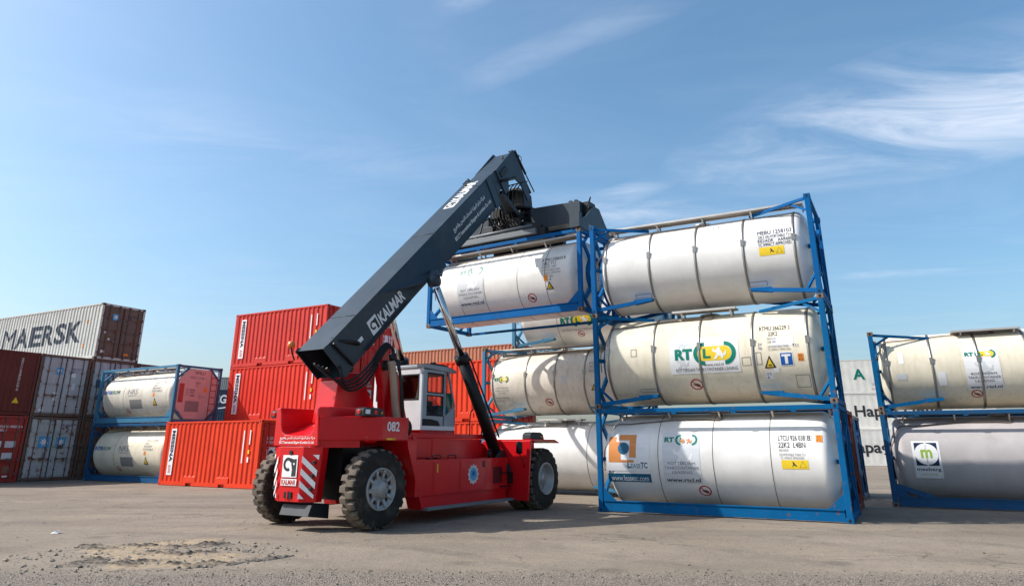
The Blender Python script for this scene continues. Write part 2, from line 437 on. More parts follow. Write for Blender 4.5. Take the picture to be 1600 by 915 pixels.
    def beast(s, mat, u, v, k, layer=1):
        B = [(-.9,.5),(-.7,.9),(-.55,.5),(-.3,.45),(-.1,.8),(.15,1.0),(.35,.85),(.35,.5),(.6,.2),(.7,-.1),(1.0,-.1),(1.15,.35),(1.3,.3),(1.2,-.35),(.8,-.45),(.75,-.9),(.45,-.9),(.4,-.5),(0,-.4),(-.3,-.9),(-.8,-.95),(-.45,-.5),(-.2,-.1),(-.45,.15),(-.75,.2)]
        s.poly('logo', mat, [(u+a*k, v+b*k) for a, b in B], layer)
    def rtcl_panel(s, u0, u1, v0, v1, faint=False):
        """tall sticker: logo, beast in pale grey, three lines and the address"""
        H_, W_ = v1-v0, u1-u0
        s.rect('logo_panel', GREYDEC if faint else WHT, u0, u1, v0, v1, 0)
        s.rtcl(u0+.05*W_, u1-.05*W_, v1-.05*H_-W_*.30, v1-.05*H_, not faint)
        s.beast(GREYDEC if not faint else WHT, (u0+u1)/2, v0+.52*H_, W_*.24, 1)
        for i, t_ in enumerate(('ROTTERDAM', 'TANKCONTAINER', 'LEASING')):
            k = (.36, .46, .27)[i]
            s.text('lettering', GREYINK if faint else DNAVY, t_, (u0+u1)/2-k*W_, (u0+u1)/2+k*W_, v0+H_*(.36-.085*i), v0+H_*(.415-.085*i), 2)
        s.text('lettering', INK, 'www.rtcl.nl', u0+.06*W_, u1-.04*W_, v0+.03*H_, v0+.11*H_, 2, bold=.015)
    def done(s):
        out = {}
        for n, (mb, mats) in s.g.items(): out[n] = mb.build(n, mats, s.p)
        return out

# ------------------------------------------------------------------ containers: shared pieces
W_ = 2.438
def casting_mesh(mat):
    mb = MB()
    mb.box(-.081, .081, -.089, .089, -.059, .059, .008)
    for sgn in (-1, 1):
        for a in ('y', 'x'):
            e = .0905 if a == 'y' else .0825
            pts = [(.032*math.cos(t*PI/8), .042*math.sin(t*PI/8)) for t in range(16)]
            mb.m = 1  # holes are flat black ovals in place of their inner shade
            if a == 'y': mb.add([(p_[0], sgn*e, p_[1]) for p_ in pts], [list(range(16)) if sgn < 0 else list(range(16))[::-1]])
            else: mb.add([(sgn*e, p_[0], p_[1]) for p_ in pts], [list(range(16)) if sgn > 0 else list(range(16))[::-1]])
            mb.m = 0
    o = mb.build('corner_casting', [mat, BLK]); me = o.data; bpy.data.objects.remove(o); return me
CM = {}
def castings(parent, L, H, mat):
    if mat.name not in CM: CM[mat.name] = casting_mesh(mat)
    for x in (.081, L-.081):
        for y in (.089, W_-.089):
            for z in (.059, H-.059):
                inst(CM[mat.name], 'corner_casting', parent, (x, y, z))

SHC = {}
def cached(key, fn):
    if key not in SHC:
        o = fn(); SHC[key] = o.data; bpy.data.objects.remove(o)
    return SHC[key]

def corr_side(L, H, pitch=.278, dep=.036, z0=.17, z1=None, x0=.14, x1=None):
    """outward side is -y; trapezoid profile"""
    x1 = x1 or L-.14; z1 = z1 or H-.08
    n = max(3, round((x1-x0)/pitch)); p = (x1-x0)/n
    prof = []
    for i in range(n):
        b = x0+i*p
        prof += [(b, 0), (b+p*.26, 0), (b+p*.5, dep), (b+p*.76, dep)]
    prof.append((x1, 0))
    mb = MB(); k = len(prof)
    vs = [(x, y, z0) for x, y in prof]+[(x, y, z1) for x, y in prof]
    mb.add(vs, [(i, i+1, k+i+1, k+i) for i in range(k-1)])
    return mb

def dry(name_mats, pos, yaw, label, L=6.058, H=2.591, end='doors', group=None, cast=CAST, pockets=False, door_style=None, text=None, cat='shipping container'):
    """dry box container; local x along length (doors or visible end at x=L), y depth, z up"""
    side, frame, door, hard = name_mats
    t = empty('shipping_container', pos, yaw, label, cat, group)
    kk = (round(L, 2), round(H, 2), side.name)
    def f_side():
        mb = corr_side(L, H, dep=.006 if side is REEF else .036, pitch=.55 if side is REEF else .278); return mb.build('side_panel', side)
    me = cached(('s',)+kk, f_side)
    inst(me, 'side_panel', t, (0, .012, 0))
    inst(me, 'side_panel', t, (L, W_-.012, 0), PI)
    def f_roof():
        mb = MB(); n = round((L-.3)/.42); p = (L-.3)/n; pr = []
        for i in range(n): b = .15+i*p; pr += [(b, H-.03), (b+p*.4, H-.03), (b+p*.5, H-.012), (b+p*.9, H-.012)]
        pr.append((L-.15, H-.03)); k = len(pr)
        mb.add([(x, .06, z) for x, z in pr]+[(x, W_-.06, z) for x, z in pr], [(i, k+i, k+i+1, i+1)[::-1] for i in range(k-1)])
        mb.box(.06, L-.06, .05, W_-.05, .10, .14)
        return mb.build('roof_panel', side)
    inst(cached(('r',)+kk, f_roof), 'roof_panel', t)
    def f_end():
        mb = corr_side(W_, H, pitch=.25, x0=.12); o = mb.build('end_panel', side); return o
    inst(cached(('e',)+kk, f_end), 'end_panel', t, (.012, W_, 0), -PI/2)
    if end == 'closed': inst(cached(('e',)+kk, f_end), 'end_panel', t, (L-.012, 0, 0), PI/2)
    def f_frame():
        mb = MB(); e = .003
        for x in (e, L-.15-e):
            for y in (e, W_-.12-e): mb.box(x, x+.15, y, y+.12, .118, H-.118, .01)
        for y in (e, W_-.06-e):
            mb.box(.16, L-.16, y, y+.06, H-.075, H-.01)
            if pockets:
                c0, c1 = L/2-1.025, L/2+1.025
                mb.box(.16, c0-.18, y, y+.06, .02, .17); mb.box(c0+.18, c1-.18, y, y+.06, .02, .17); mb.box(c1+.18, L-.16, y, y+.06, .02, .17)
                for c in (c0, c1):
                    mb.box(c-.18, c+.18, y, y+.06, .135, .17)
            else: mb.box(.16, L-.16, y, y+.06, .02, .17)
        if pockets:
            for c in (L/2-1.025, L/2+1.025): mb.box(c-.2, c+.2, .10, W_-.1, .03, .132)
        for x in (e, L-.08-e):
            mb.box(x, x+.08, .17, W_-.17, H-.12, H-.012); mb.box(x, x+.08, .17, W_-.17, .02, .15)
        if pockets:      # flattened side plates above the fork pockets
            for y, sg in ((.004, -1), (W_-.004, 1)):
                for c in (L/2-1.025, L/2+1.025):
                    mb.box(c-.38, c+.38, min(y, y-sg*.045), max(y, y-sg*.045), .172, .36)
                    for q in (-.25, 0, .25):
                        ya, yb = y, y - sg*.042
                        mb.add([(c+q-.11, ya, .362), (c+q+.11, ya, .362), (c+q+.11, yb, .362), (c+q-.11, yb, .362), (c+q-.03, yb, .425), (c+q+.09, yb, .425)], [(0,1,5,4),(0,4,3),(1,2,5)])
        return mb.build('frame', frame)
    inst(cached(('f', L, H, frame.name, pockets), f_frame), 'frame', t)
    castings(t, L, H, cast)
    if end == 'doors':
        key = (round(H, 2), door.name, door_style)
        hw = (W_-.26)/2
        def f_leaf():
            mb = MB(); z0, z1 = .16, H-.13
            mb.box(0, .035, .012, hw-.006, z0, z1)
            n = 4; ph = (z1-z0)/n
            for i in range(n):                       # pressed panels between the stiffening ribs
                a, b = z0+i*ph+.05, z0+(i+1)*ph-.05
                mb.prism([(.06, a), (hw-.06, a), (hw-.06, b), (.06, b)], lambda y, z, d: (d, y, z), .036, .056, .014)
            mb.m = 1
            mb.box(.034, .05, .0, .022, z0, z1); mb.box(.034, .05, hw-.02, hw, z0, z1)
            return mb.build('door', [door, BLK])
        lf = cached(('d',)+key, f_leaf)
        def f_rod():
            mb = MB(); mb.tube([(0, 0, .09), (0, 0, H-.07)], .019, 8)
            for z in (.11, H-.10): mb.box(-.03, .03, -.05, .05, z-.035, z+.035)
            for z in (.5, 1.0, 1.5, 2.1): mb.box(-.035, .028, -.045, .045, z-.025, z+.025)
            return mb.build('lock_rod', hard)
        rod = cached(('lr', H, hard.name), f_rod)
        def f_han():
            mb = MB(); mb.bar((0, 0, 0), (0, .38, .02), .02, .045); mb.box(-.03, .02, -.05, .05, -.06, .06); mb.box(-.03, .015, .30, .42, -.09, .06)
            return mb.build('door_handle', hard)
        han = cached(('hd', hard.name), f_han)
        def f_hin():
            mb = MB(); mb.box(-.02, .03, -.05, .05, -.045, .045, .006); mb.tube([(.03, 0, -.06), (.03, 0, .06)], .018, 8)
            return mb.build('hinge', hard)
        hin = cached(('hg', hard.name), f_hin)
        for i, y0 in enumerate((.13, .13+hw)):
            d = inst(lf, 'door', t, (L-.062, y0, 0))
            for q in (.27, .76): inst(rod, 'lock_rod', d, (.085, hw*q, 0))
            inst(han, 'door_handle', d, (.105, hw*(.27 if i else .30), .98))
            for z in (.35, .95, 1.6, 2.25): inst(hin, 'hinge', d, (.06, .0 if i == 0 else hw, z))
    return t
def end_fn(L):      # decals on the end x=L; u runs along +y, seen from outside u grows to the right
    return lambda u, s, off: (L-.006+.006+off-.0, u, s)
def side_fn(off0=0.0): return lambda u, s, off: (u, .012 - off0 - off, s)

# ------------------------------------------------------------------ tank containers
TR, TZ = 1.175, 1.285
def tank(pos, yaw, label, tmat, fmat, H=2.591, L=6.058, style='beam', bands=None, seams=None, walk='mid', rr=TR, zc=TZ, cast=None, endplate=None, group='tank containers'):
    t = empty('tank_container', pos, yaw, label, 'tank container', group)
    a0, a1 = .16, L-.16
    D = .36
    prof = [(a0, 0.001)]
    for i in range(1, 15):
        q = i/14.0
        r_ = rr*math.sin(q*PI/2)**.62
        x_ = D*(1-math.cos(q*PI/2)**.9)
        prof.append((a0 + x_*.95, min(rr, r_)))
    mid = [(x, rr) for x in [a0+D+.02+(a1-a0-2*D-.04)*k/6 for k in range(7)]]
    full = prof + mid + [(a0+a1-x, r) for x, r in prof[::-1]]
    def f_v():
        mb = MB(); mb.lathe(full, (0, W_/2, zc), (1, 0, 0), 72); return mb.build('vessel', tmat)
    v = inst(cached(('v', tmat.name, rr, zc, L), f_v), 'vessel', t)
    if bands:
        def f_b():
            mb = MB(); mb.lathe([(-.033, rr+.001), (-.033, rr+.011), (.033, rr+.011), (.033, rr+.001)], (0, 0, 0), (1, 0, 0), 72)
            mb.box(-.045, .045, -rr*math.cos(.2)-.035, -rr*math.cos(.2)-.0, rr*math.sin(.2)-.09, rr*math.sin(.2)+.09); return mb.build('band', BAND)
        bm_ = cached(('b', rr), f_b)
        for x in bands: inst(bm_, 'band', v, (x, W_/2, zc))
    if seams:
        def f_s():
            mb = MB(); mb.lathe([(-.008, rr+.0005), (-.008, rr+.004), (.008, rr+.004), (.008, rr+.0005)], (0, 0, 0), (1, 0, 0), 72); return mb.build('seam', SEAM)
        sm_ = cached(('sm', rr), f_s)
        for x in seams: inst(sm_, 'seam', v, (x, W_/2, zc))
    # end frames
    def f_ef():
        mb = MB(); e = .004
        pw = .13
        for y in (e, W_-pw-e): mb.box(.012, .012+pw, y, y+pw, .118, H-.118, .008)
        mb.box(.015, .12, .16, W_-.16, .02, .14); mb.box(.015, .10, .16, W_-.16, H-.115, H-.015)
        for sg, y0 in ((1, .10), (-1, W_-.10)):
            mb.bar((.07, y0, .62), (.07, y0+sg*.55, .10), .07, .09); mb.bar((.07, y0, H-.62), (.07, y0+sg*.55, H-.09), .07, .09)
            mb.bar((.08, y0, H*.5), (.20, y0+sg*.30, H*.5), .06, .10)
        mb.lathe([(0, .50), (0, .60), (.13, .60), (.13, .50)], (.06, W_/2, zc), (1, 0, 0), 36)
        for a in (45, 135, 225, 315):
            ca, sa = math.cos(R(a)), math.sin(R(a)); mb.bar((.075, W_/2+ca*.55, zc+sa*.55), (.075, W_/2+ca*1.25, zc+sa*1.22), .07, .11)
        return mb.build('end_frame', fmat)
    ef = cached(('ef', fmat.name, H, zc), f_ef)
    inst(ef, 'end_frame', t); inst(ef, 'end_frame', t, (L, W_, 0), PI)
    if style == 'rail':
        def f_r():
            mb = MB()
            mb.box(.17, L-.17, .030, .042, .056, .261); mb.box(.17, L-.17, .006, .11, .262, .285); mb.box(.17, L-.17, .006, .11, .030, .055); mb.box(.17, L-.17, .010, .029, .056, .13)
            for x in (.145, L-.145):
                sg = 1 if x < 1 else -1
                mb.prism([(x, .287), (x+sg*.36, .287), (x, .62)], lambda a, b, d: (a, d, b), .02, .035)
            for x in (.165, L/2, L-.175): mb.box(x, x+.01, .045, .105, .056, .261)
            return mb.build('bottom_rail', fmat)
        def f_t():
            mb = MB(); mb.box(.165, L-.165, .008, .085, H-.125, H-.02, .006)
            for x in (.9, 2.1, 3.6, 5.0): mb.box(x, x+.12, .012, .08, H-.17, H-.1251)
            return mb.build('top_rail', fmat)
        def f_fr():
            mb = MB(); mb.box(.17, L-.17, .02, .08, .02, .10); return mb.build('bottom_rail', fmat)
        for nm, fn in (('bottom_rail', f_r), ('top_rail', f_t)):
            me = cached((nm, fmat.name, H, L), fn)
            inst(me, nm, t)
            if nm == 'bottom_rail': me = cached(('far_rail', fmat.name, H, L), f_fr)
            inst(me, nm, t, (L, W_, 0), PI)
    else:
        def f_st(low):
            mb = MB()
            if low:
                mb.bar((.10, .10, .10), (1.50, .26, .28), .07, .10); mb.bar((.10, .12, .55), (.42, .42, .16), .05, .06)
                mb.prism([(1.20, .20), (1.72, .27), (1.72, .34), (1.20, .33)], lambda a, b, d: (a, d, b), .20, .40)
            else:
                mb.bar((.12, .10, H-.09), (1.62, .62, H-.22), .055, .075); mb.bar((.13, .07, H-.42), (.55, .28, H-.14), .05, .06)
            return mb.build('strut', fmat)
        for low in (True, False):
            me = cached(('st', low, fmat.name, H), lambda: f_st(low))
            m2 = cached(('st2', low, fmat.name, H), lambda: mirror_mesh(me, W_, fmat))
            inst(me, 'strut', t); inst(me, 'strut', t, (L, W_, 0), PI)
            inst(m2, 'strut', t); inst(m2, 'strut', t, (L, W_, 0), PI)
    castings(t, L, H, cast or fmat)
    # walkway planks, manlid and pipework on top
    if walk:
        x0, x1 = dict(mid=(.35, L-.25), left=(.3, L*.62), short=(L*.36, L*.64))[walk]
        mb = MB()
        zt = H-.055
        for y in (.42, .78): mb.box(x0, x1, y, y+.05, zt-.055, zt, .004)
        mb.m = 1; mb.box(x0+.01, x1-.01, .472, .778, zt-.03, zt-.012); mb.m = 0
        x = x0+.25
        while x < x1: mb.bar((x, .45, zt-.06), (x, .62, zc+rr*.86), .04, .04); mb.bar((x, .8, zt-.06), (x, .85, zc+rr*.95), .04, .04); x += 1.3
        mb.build('walkway', [ALU, TAN], t)
    mb = MB(); mb.lathe([(0, .0), (.0, .26), (.05, .27), (.07, .2), (.08, 0)], (L*.5, W_/2, min(H-.09, zc+rr)-.02), (0, 0, 1), 24); mb.build('manlid', BAND, v)
    mb = MB()
    def on(u, s_, off): th = s_/rr; return (u, W_/2-(rr+off)*math.cos(th), zc+(rr+off)*math.sin(th))
    pts = [(.10, .35, 1.0)] + [(.14, .25, 1.5), (.28, .32, 1.78)] + [on(.45+i*.4, .95+.05*min(i, 4), .03) for i in range(8)] + [(L*.52, .8, H-.1)]
    mb.tube(smooth(pts, 4), .014, 6); mb.build('pipe', PIPE, t)
    if endplate:
        mb = MB(); cc = .52; y0, y1, z0, z1 = .17, W_-.17, .17, H-.14
        oc = [(y0+cc, z0), (y1-cc, z0), (y1, z0+cc), (y1, z1-cc), (y1-cc, z1), (y0+cc, z1), (y0, z1-cc), (y0, z0+cc)]
        mb.prism(oc, lambda a, b, d: (d, a, b), L-.20, L-.022, .01); mb.build('end_cladding', endplate, t)
        mb = MB()
        for y in (1.86, 2.2): mb.tube([(L+.0, y, .1), (L+.0, y, H-.1)], .018, 6)
        for z in [.3+.3*i for i in range(8)]: mb.tube([(L+.0, 1.86, z), (L+.0, 2.2, z)], .013, 6)
        mb.build('ladder', paint('ladder_red', (.4, .08, .06), .5), t)
    return t, v
def mirror_mesh(me, w, mat):
    mb = MB(); mb.v = [(v.co.x, w-v.co.y, v.co.z) for v in me.vertices]; mb.f = [list(p.vertices)[::-1] for p in me.polygons]
    mb.mi = [0]*len(mb.f); mb.sm = [False]*len(mb.f); return mb.build('strut', mat)
def smooth(pts, k):
    """Catmull-Rom through the points"""
    P = [Vector(p) for p in pts]; out = []
    for i in range(len(P)-1):
        a, b, c, d = P[max(i-1, 0)], P[i], P[i+1], P[min(i+2, len(P)-1)]
        for j in range(k):
            t = j/k; out.append(.5*((2*b)+(c-a)*t+(2*a-5*b+4*c-d)*t*t+(3*b-a-3*c+d)*t**3))
    out.append(P[-1]); return out
def tank_decals(v, rr=TR, zc=TZ):
    return Decals(v, lambda u, s, off: (u, W_/2-(rr+off)*math.cos(s/rr), zc+(rr+off)*math.sin(s/rr)), .05)

# ================================================================== GROUND
def ground(patch=False):
    mt, t, p = new_mat('sandy_spoil' if patch else 'dusty_asphalt'); n, l = t.nodes, t.links
    g = n.new('ShaderNodeNewGeometry')
    def noise(s, det, rg, sx=None):
        no = n.new('ShaderNodeTexNoise'); no.inputs['Scale'].default_value = s; no.inputs['Detail'].default_value = det; no.inputs['Roughness'].default_value = rg
        v = g.outputs['Position']
        if sx:
            mp = n.new('ShaderNodeMapping'); mp.inputs['Scale'].default_value = sx; mp.inputs['Rotation'].default_value = (0, 0, R(12)); l.new(v, mp.inputs[0]); v = mp.outputs[0]
        l.new(v, no.inputs[0]); return no.outputs[0]
    def rmp(s, a, b, c=0., d=1.):
        r = n.new('ShaderNodeMapRange'); r.inputs[1].default_value = a; r.inputs[2].default_value = b; r.inputs[3].default_value = c; r.inputs[4].default_value = d; l.new(s, r.inputs[0]); return r.outputs[0]
    def mx(f, a, b, mode='MIX'):
        x = n.new('ShaderNodeMix'); x.data_type = 'RGBA'; x.blend_type = mode
        if isinstance(f, float): x.inputs[0].default_value = f
        else: l.new(f, x.inputs[0])
        for i, c in ((6, a), (7, b)):
            if isinstance(c, tuple): x.inputs[i].default_value = (*c, 1)
            else: l.new(c, x.inputs[i])
        return x.outputs[2]
    c = mx(rmp(noise(.22, 6, .6), .35, .65), (.215, .172, .128), (.315, .258, .198))
    c = mx(rmp(noise(.9, 7, .65, (.35, 1, 1)), .45, .75, 0, .55), c, (.17, .145, .12))
    c = mx(rmp(noise(.5, 5, .6, (.5, 1, 1)), .55, .8, 0, .6), c, (.34, .275, .19))
    c = mx(rmp(noise(38, 4, .8), .40, .70, 0, .5), c, (.11, .096, .082))
    c = mx(rmp(noise(70, 3, .6), .58, .70, 0, .6), c, (.46, .39, .31)); c = mx(rmp(noise(28, 4, .75), .56, .66, 0, .55), c, (.10, .085, .07))
    c = mx(rmp(noise(.35, 3, .5, (.12, 1.6, 1)), .50, .62, 0, .35), c, (.15, .125, .10))
    c = mx(rmp(noise(.6, 8, .7), .60, .70, 0, .45), c, (.13, .115, .10))
    ta = n.new('ShaderNodeTexWave'); ta.wave_type = 'RINGS'; ta.rings_direction = 'Z'; ta.inputs['Scale'].default_value = .16; ta.inputs['Distortion'].default_value = 3.0; ta.inputs['Detail'].default_value = 2; mpa = n.new('ShaderNodeMapping'); mpa.inputs['Location'].default_value = (9, -2, 0); l.new(g.outputs['Position'], mpa.inputs[0]); l.new(mpa.outputs[0], ta.inputs[0])
    tb = n.new('ShaderNodeMath'); tb.operation = 'MULTIPLY'; l.new(rmp(ta.outputs['Fac'], .80, .93, 0, .42), tb.inputs[0]); l.new(rmp(noise(1.1, 5, .7), .42, .62), tb.inputs[1]); c = mx(tb.outputs[0], c, (.11, .095, .08))
    vs_ = n.new('ShaderNodeTexVoronoi'); vs_.inputs['Scale'].default_value = .55; l.new(nv_(g), vs_.inputs[0]) if False else l.new(g.outputs['Position'], vs_.inputs[0]); c = mx(rmp(vs_.outputs['Distance'], .07, .16, .5, 0), c, (.075, .065, .055))
    wv = n.new('ShaderNodeTexVoronoi'); wv.feature = 'DISTANCE_TO_EDGE'; wv.inputs['Scale'].default_value = .45; nv = n.new('ShaderNodeVectorMath'); nv.operation = 'ADD'; sv_ = n.new('ShaderNodeTexNoise'); sv_.inputs['Scale'].default_value = 1.5; sv_.inputs['Detail'].default_value = 6; l.new(g.outputs['Position'], sv_.inputs[0]); l.new(g.outputs['Position'], nv.inputs[0]); l.new(sv_.outputs['Color'], nv.inputs[1]); l.new(nv.outputs[0], wv.inputs[0])
    ck = n.new('ShaderNodeMath'); ck.operation = 'MULTIPLY'; l.new(rmp(wv.outputs['Distance'], .004, .014, .6, 0), ck.inputs[0]); l.new(rmp(noise(.4, 3, .6), .5, .6), ck.inputs[1]); c = mx(ck.outputs[0], c, (.07, .06, .05))
    c = mx(rmp(noise(7, 6, .75), .48, .70, 0, .45), c, (.135, .112, .088))
    c = mx(rmp(noise(11, 5, .7), .55, .75, 0, .35), c, (.42, .35, .27))
    vo = n.new('ShaderNodeTexVoronoi'); vo.inputs['Scale'].default_value = 9; l.new(g.outputs['Position'], vo.inputs[0])
    c = mx(rmp(vo.outputs['Distance'], .10, .17, .75, 0), c, (.06, .05, .042))
    # coarser aggregate close to the camera, a strip of loose chippings
    sep_ = n.new('ShaderNodeSeparateXYZ'); l.new(g.outputs['Position'], sep_.inputs[0])
    ns = n.new('ShaderNodeMath'); ns.operation = 'ADD'; l.new(sep_.outputs[1], ns.inputs[0]); l.new(rmp(noise(1.2, 3, .6), 0, 1, -.3, .3), ns.inputs[1])
    near = rmp(ns.outputs[0], 10.15, 10.6, 1, 0)
    v2 = n.new('ShaderNodeTexVoronoi'); v2.inputs['Scale'].default_value = 48; l.new(g.outputs['Position'], v2.inputs[0])
    agg = mx(rmp(v2.outputs['Color'], .1, .9), (.20, .168, .135), (.46, .39, .31))
    agg = mx(rmp(v2.outputs['Distance'], .3, .6, 0, .8), agg, (.12, .10, .082))
    c = mx(near, c, agg)
    if patch:
        at = n.new('ShaderNodeAttribute'); at.attribute_name = 'soil'
        sx_ = n.new('ShaderNodeSeparateColor'); l.new(at.outputs['Color'], sx_.inputs[0])
        sand = mx(rmp(noise(5, 6, .7), .35, .65), (.42, .31, .19), (.29, .23, .16))
        sx2 = n.new('ShaderNodeMath'); sx2.operation = 'MULTIPLY'; l.new(sx_.outputs[0], sx2.inputs[0]); l.new(rmp(noise(3.5, 7, .75), .33, .50), sx2.inputs[1]); c = mx(sx2.outputs[0], c, sand); c = mx(sx_.outputs[1], c, mx(rmp(noise(20, 5, .7), .4, .6), (.045, .036, .030), (.12, .10, .085)))
    l.new(c, p.inputs['Base Color']); p.inputs['Roughness'].default_value = .92; p.inputs['Specular IOR Level'].default_value = .25
    b1 = n.new('ShaderNodeBump'); b1.inputs['Strength'].default_value = .5; b1.inputs['Distance'].default_value = .03; l.new(noise(26, 5, .7), b1.inputs['Height'])
    b2 = n.new('ShaderNodeBump'); b2.inputs['Strength'].default_value = .35; b2.inputs['Distance'].default_value = .12; l.new(noise(1.6, 6, .6), b2.inputs['Height']); l.new(b1.outputs[0], b2.inputs['Normal'])
    b3 = n.new('ShaderNodeBump'); b3.inputs['Distance'].default_value = .02; l.new(near, b3.inputs['Strength']); b3.invert = True; l.new(v2.outputs['Distance'], b3.inputs['Height']); l.new(b2.outputs[0], b3.inputs['Normal'])
    l.new(b3.outputs[0], p.inputs['Normal'])
    if patch: return mt
    mb = MB(); S_ = 2500
    mb.add([(-S_, -S_, 0), (S_, -S_, 0), (S_, S_, 0), (-S_, S_, 0)], [(0, 1, 2, 3)])
    o = mb.build('ground', mt); o['kind'] = 'structure'
ground()
from mathutils import noise as mn
def dirt_patch():
    """broken asphalt and sandy spoil, rough relief"""
    mt = ground(True)
    nx, ny = 260, 190; x0, x1, y0, y1 = -9.0, -3.1, 10.2, 14.6
    def seg(x, y, ax, ay, bx, by, wd):
        t_ = max(0, min(1, ((x-ax)*(bx-ax)+(y-ay)*(by-ay))/((bx-ax)**2+(by-ay)**2)))
        return max(0., 1-math.hypot(x-ax-t_*(bx-ax), y-ay-t_*(by-ay))/wd)
    vs, cols, ok = [], [], []
    for j in range(ny+1):
        for i in range(nx+1):
            x, y = x0+(x1-x0)*i/nx, y0+(y1-y0)*j/ny
            wx, wy = x+.35*mn.noise(Vector((x*1.3, y*1.3, 4))), y+.35*mn.noise(Vector((x*1.3, y*1.3, 14)))
            sand = max(seg(wx, wy, -6.6, 12.6, -5.6, 13.4, .62), seg(wx, wy, -6.2, 12.0, -4.6, 11.6, .55)*.8, seg(wx, wy, -5.4, 10.9, -4.2, 11.2, .4)*.7)
            crumb = max(seg(wx, wy, -7.0, 12.7, -5.6, 13.0, .30), seg(wx, wy, -5.6, 13.0, -4.9, 13.3, .35)*.8, seg(wx, wy, -6.3, 11.25, -5.5, 11.2, .42), seg(wx, wy, -5.0, 10.95, -4.1, 11.0, .28), seg(wx, wy, -4.0, 10.95, -3.5, 11.9, .14)*.8, seg(wx, wy, -5.6, 12.0, -4.9, 12.2, .3)*.8)
            f1 = mn.fractal(Vector((x*4, y*5, 1)), .8, 2.1, 6); f2 = abs(mn.noise(Vector((x*9, y*9, 2)))); f3 = mn.noise(Vector((x*2.6, y*4.2, 6)))
            sm = max(0., min(1., (sand*1.6+.35*f1)*1.5))*(1 if sand > 0 else 0)
            cr = max(0., min(1., (crumb*1.3+f3*1.5+f1*.3-.40)*2.0))*(1 if crumb > 0 else 0)
            z = .004 + sm*.008*(1+f1) + cr*(.008+.045*f2+.018*abs(f1))
            m_ = max(sm, cr); e = min((x-x0)/.3, (x1-x)/.3, (y-y0)/.3, (y1-y)/.3, 1)
            if m_ < .02: z = -.01
            vs.append((x, y, z if e > .1 else -.01)); cols.append((sm*.9, max(0., min(1., cr*(.35+1.5*f2)+max(0, sm*.8*(f2*1.6-.3)))), 0, 1)); ok.append(m_)
    fs = []
    for j in range(ny):
        for i in range(nx):
            k = j*(nx+1)+i; q = (k, k+1, k+nx+2, k+nx+1)
            if max(ok[a_] for a_ in q) > .02: fs.append(q)
    me = bpy.data.meshes.new('dirt_patch'); me.from_pydata(vs, [], fs); me.materials.append(mt)
    at_ = me.color_attributes.new('soil', 'FLOAT_COLOR', 'POINT')
    for i, d_ in enumerate(cols): at_.data[i].color = d_
    o = bpy.data.objects.new('dirt_patch', me); COL.objects.link(o); o['kind'] = 'stuff'; o['label'] = 'sandy broken patch with dark clods on the asphalt at lower left'; o['category'] = 'dirt'
    # clods and pebbles
    mb = MB(); rnd = random.Random(3)
    base = [Vector(v) for v in ((1,0,0),(-1,0,0),(0,1,0),(0,-1,0),(0,0,1),(0,0,-1))]
    F8 = [(0,2,4),(2,1,4),(1,3,4),(3,0,4),(2,0,5),(1,2,5),(3,1,5),(0,3,5)]
    for k in range(5200):
        if k < 800:
            a = rnd.random()*2*PI; r_ = rnd.random()**.6; x = -5.6+2.2*r_*math.cos(a); y = 12.0+1.6*r_*math.sin(a); s_ = .008+.035*rnd.random()**4
        elif k < 3900: x = rnd.uniform(-8, 8); y = rnd.uniform(9.2, 10.7); s_ = .006+.014*rnd.random()**2.5
        else: x = rnd.uniform(-14, 12); y = 10+14*rnd.random()**1.3; s_ = .006+.016*rnd.random()**5
        mb.m = rnd.choice((0, 1, 1, 2))
        rot = Matrix.Rotation(rnd.random()*6.3, 3, 'Z')
        mb.add([rot @ Vector((v.x*s_*rnd.uniform(.7, 1.3), v.y*s_*rnd.uniform(.6, 1.2), v.z*s_*.6))+Vector((x, y, s_*.35)) for v in base], F8)
    o = mb.build('gravel', [flatm('pebble_dark', (.10, .085, .07), .9), flatm('pebble_grey', (.24, .215, .19), .9), flatm('pebble_pale', (.30, .26, .21), .9)])
    o['kind'] = 'stuff'; o['label'] = 'loose chippings and clods scattered over the dusty asphalt'; o['category'] = 'gravel'
dirt_patch()

# ================================================================== TANK CONTAINERS
Hc = 2.591
G1 = 'tank containers with blue frames'
y1 = R(-28.84); P1 = (2.259, 19.479)
# --- main stack
t, v = tank((*P1, 0), y1, 'white tank container with an orange square logo, at the bottom of the tallest stack', TWHITE, BLUE, style='rail', seams=[1.67, 3.06, 4.43], walk='mid', cast=BLUE, group=G1)
d = tank_decals(v)
d.rect('logo_panel', WHT, .26, 1.44, -.27, .70); d.poly('logo', ORG2, [(.33, .60), (.53, .60), (.53, .46), (.66, .46), (.66, -.0), (1.02, -.0), (1.02, -.06), (.33, -.06)], 1)
d.poly('logo', ORG2, [(.60, .66), (1.08, .66), (1.08, .06), (.90, .06), (.90, .50), (.60, .50)], 1); d.disc('logo', PETROL, .74, .29, .155, 2)
d.text('lettering', PETROL, 'L', .84, .93, -.20, -.03, 1, bold=.03); d.text('lettering', PETROL, 'EASE', .94, 1.19, -.20, -.09, 1); d.text('lettering', PETROL, 'TC', 1.20, 1.38, -.20, -.05, 1, bold=.03)
d.rect('logo_panel', PETROL, .28, 1.44, -.56, -.34); d.text('lettering', WHT, 'www.leasetc.com', .36, 1.37, -.53, -.38, 1)
d.rtcl_panel(1.79, 2.74, -.56, .72, True); d.disc('logo', ORG2, 2.31, .48, .055, 3); d.beast(ORG2, 2.46, .48, .065, 3)
d.nosmoke(2.76, -.76, .155)
d.text('lettering', INK, 'LTCU 926 038', 4.62, 5.22, .49, .62, 1); d.text('lettering', INK, '8', 5.27, 5.34, .49, .62, 1); d.ring('lettering', INK, 5.305, .555, .082, .088, n=4, a0=45, a1=405, layer=1)
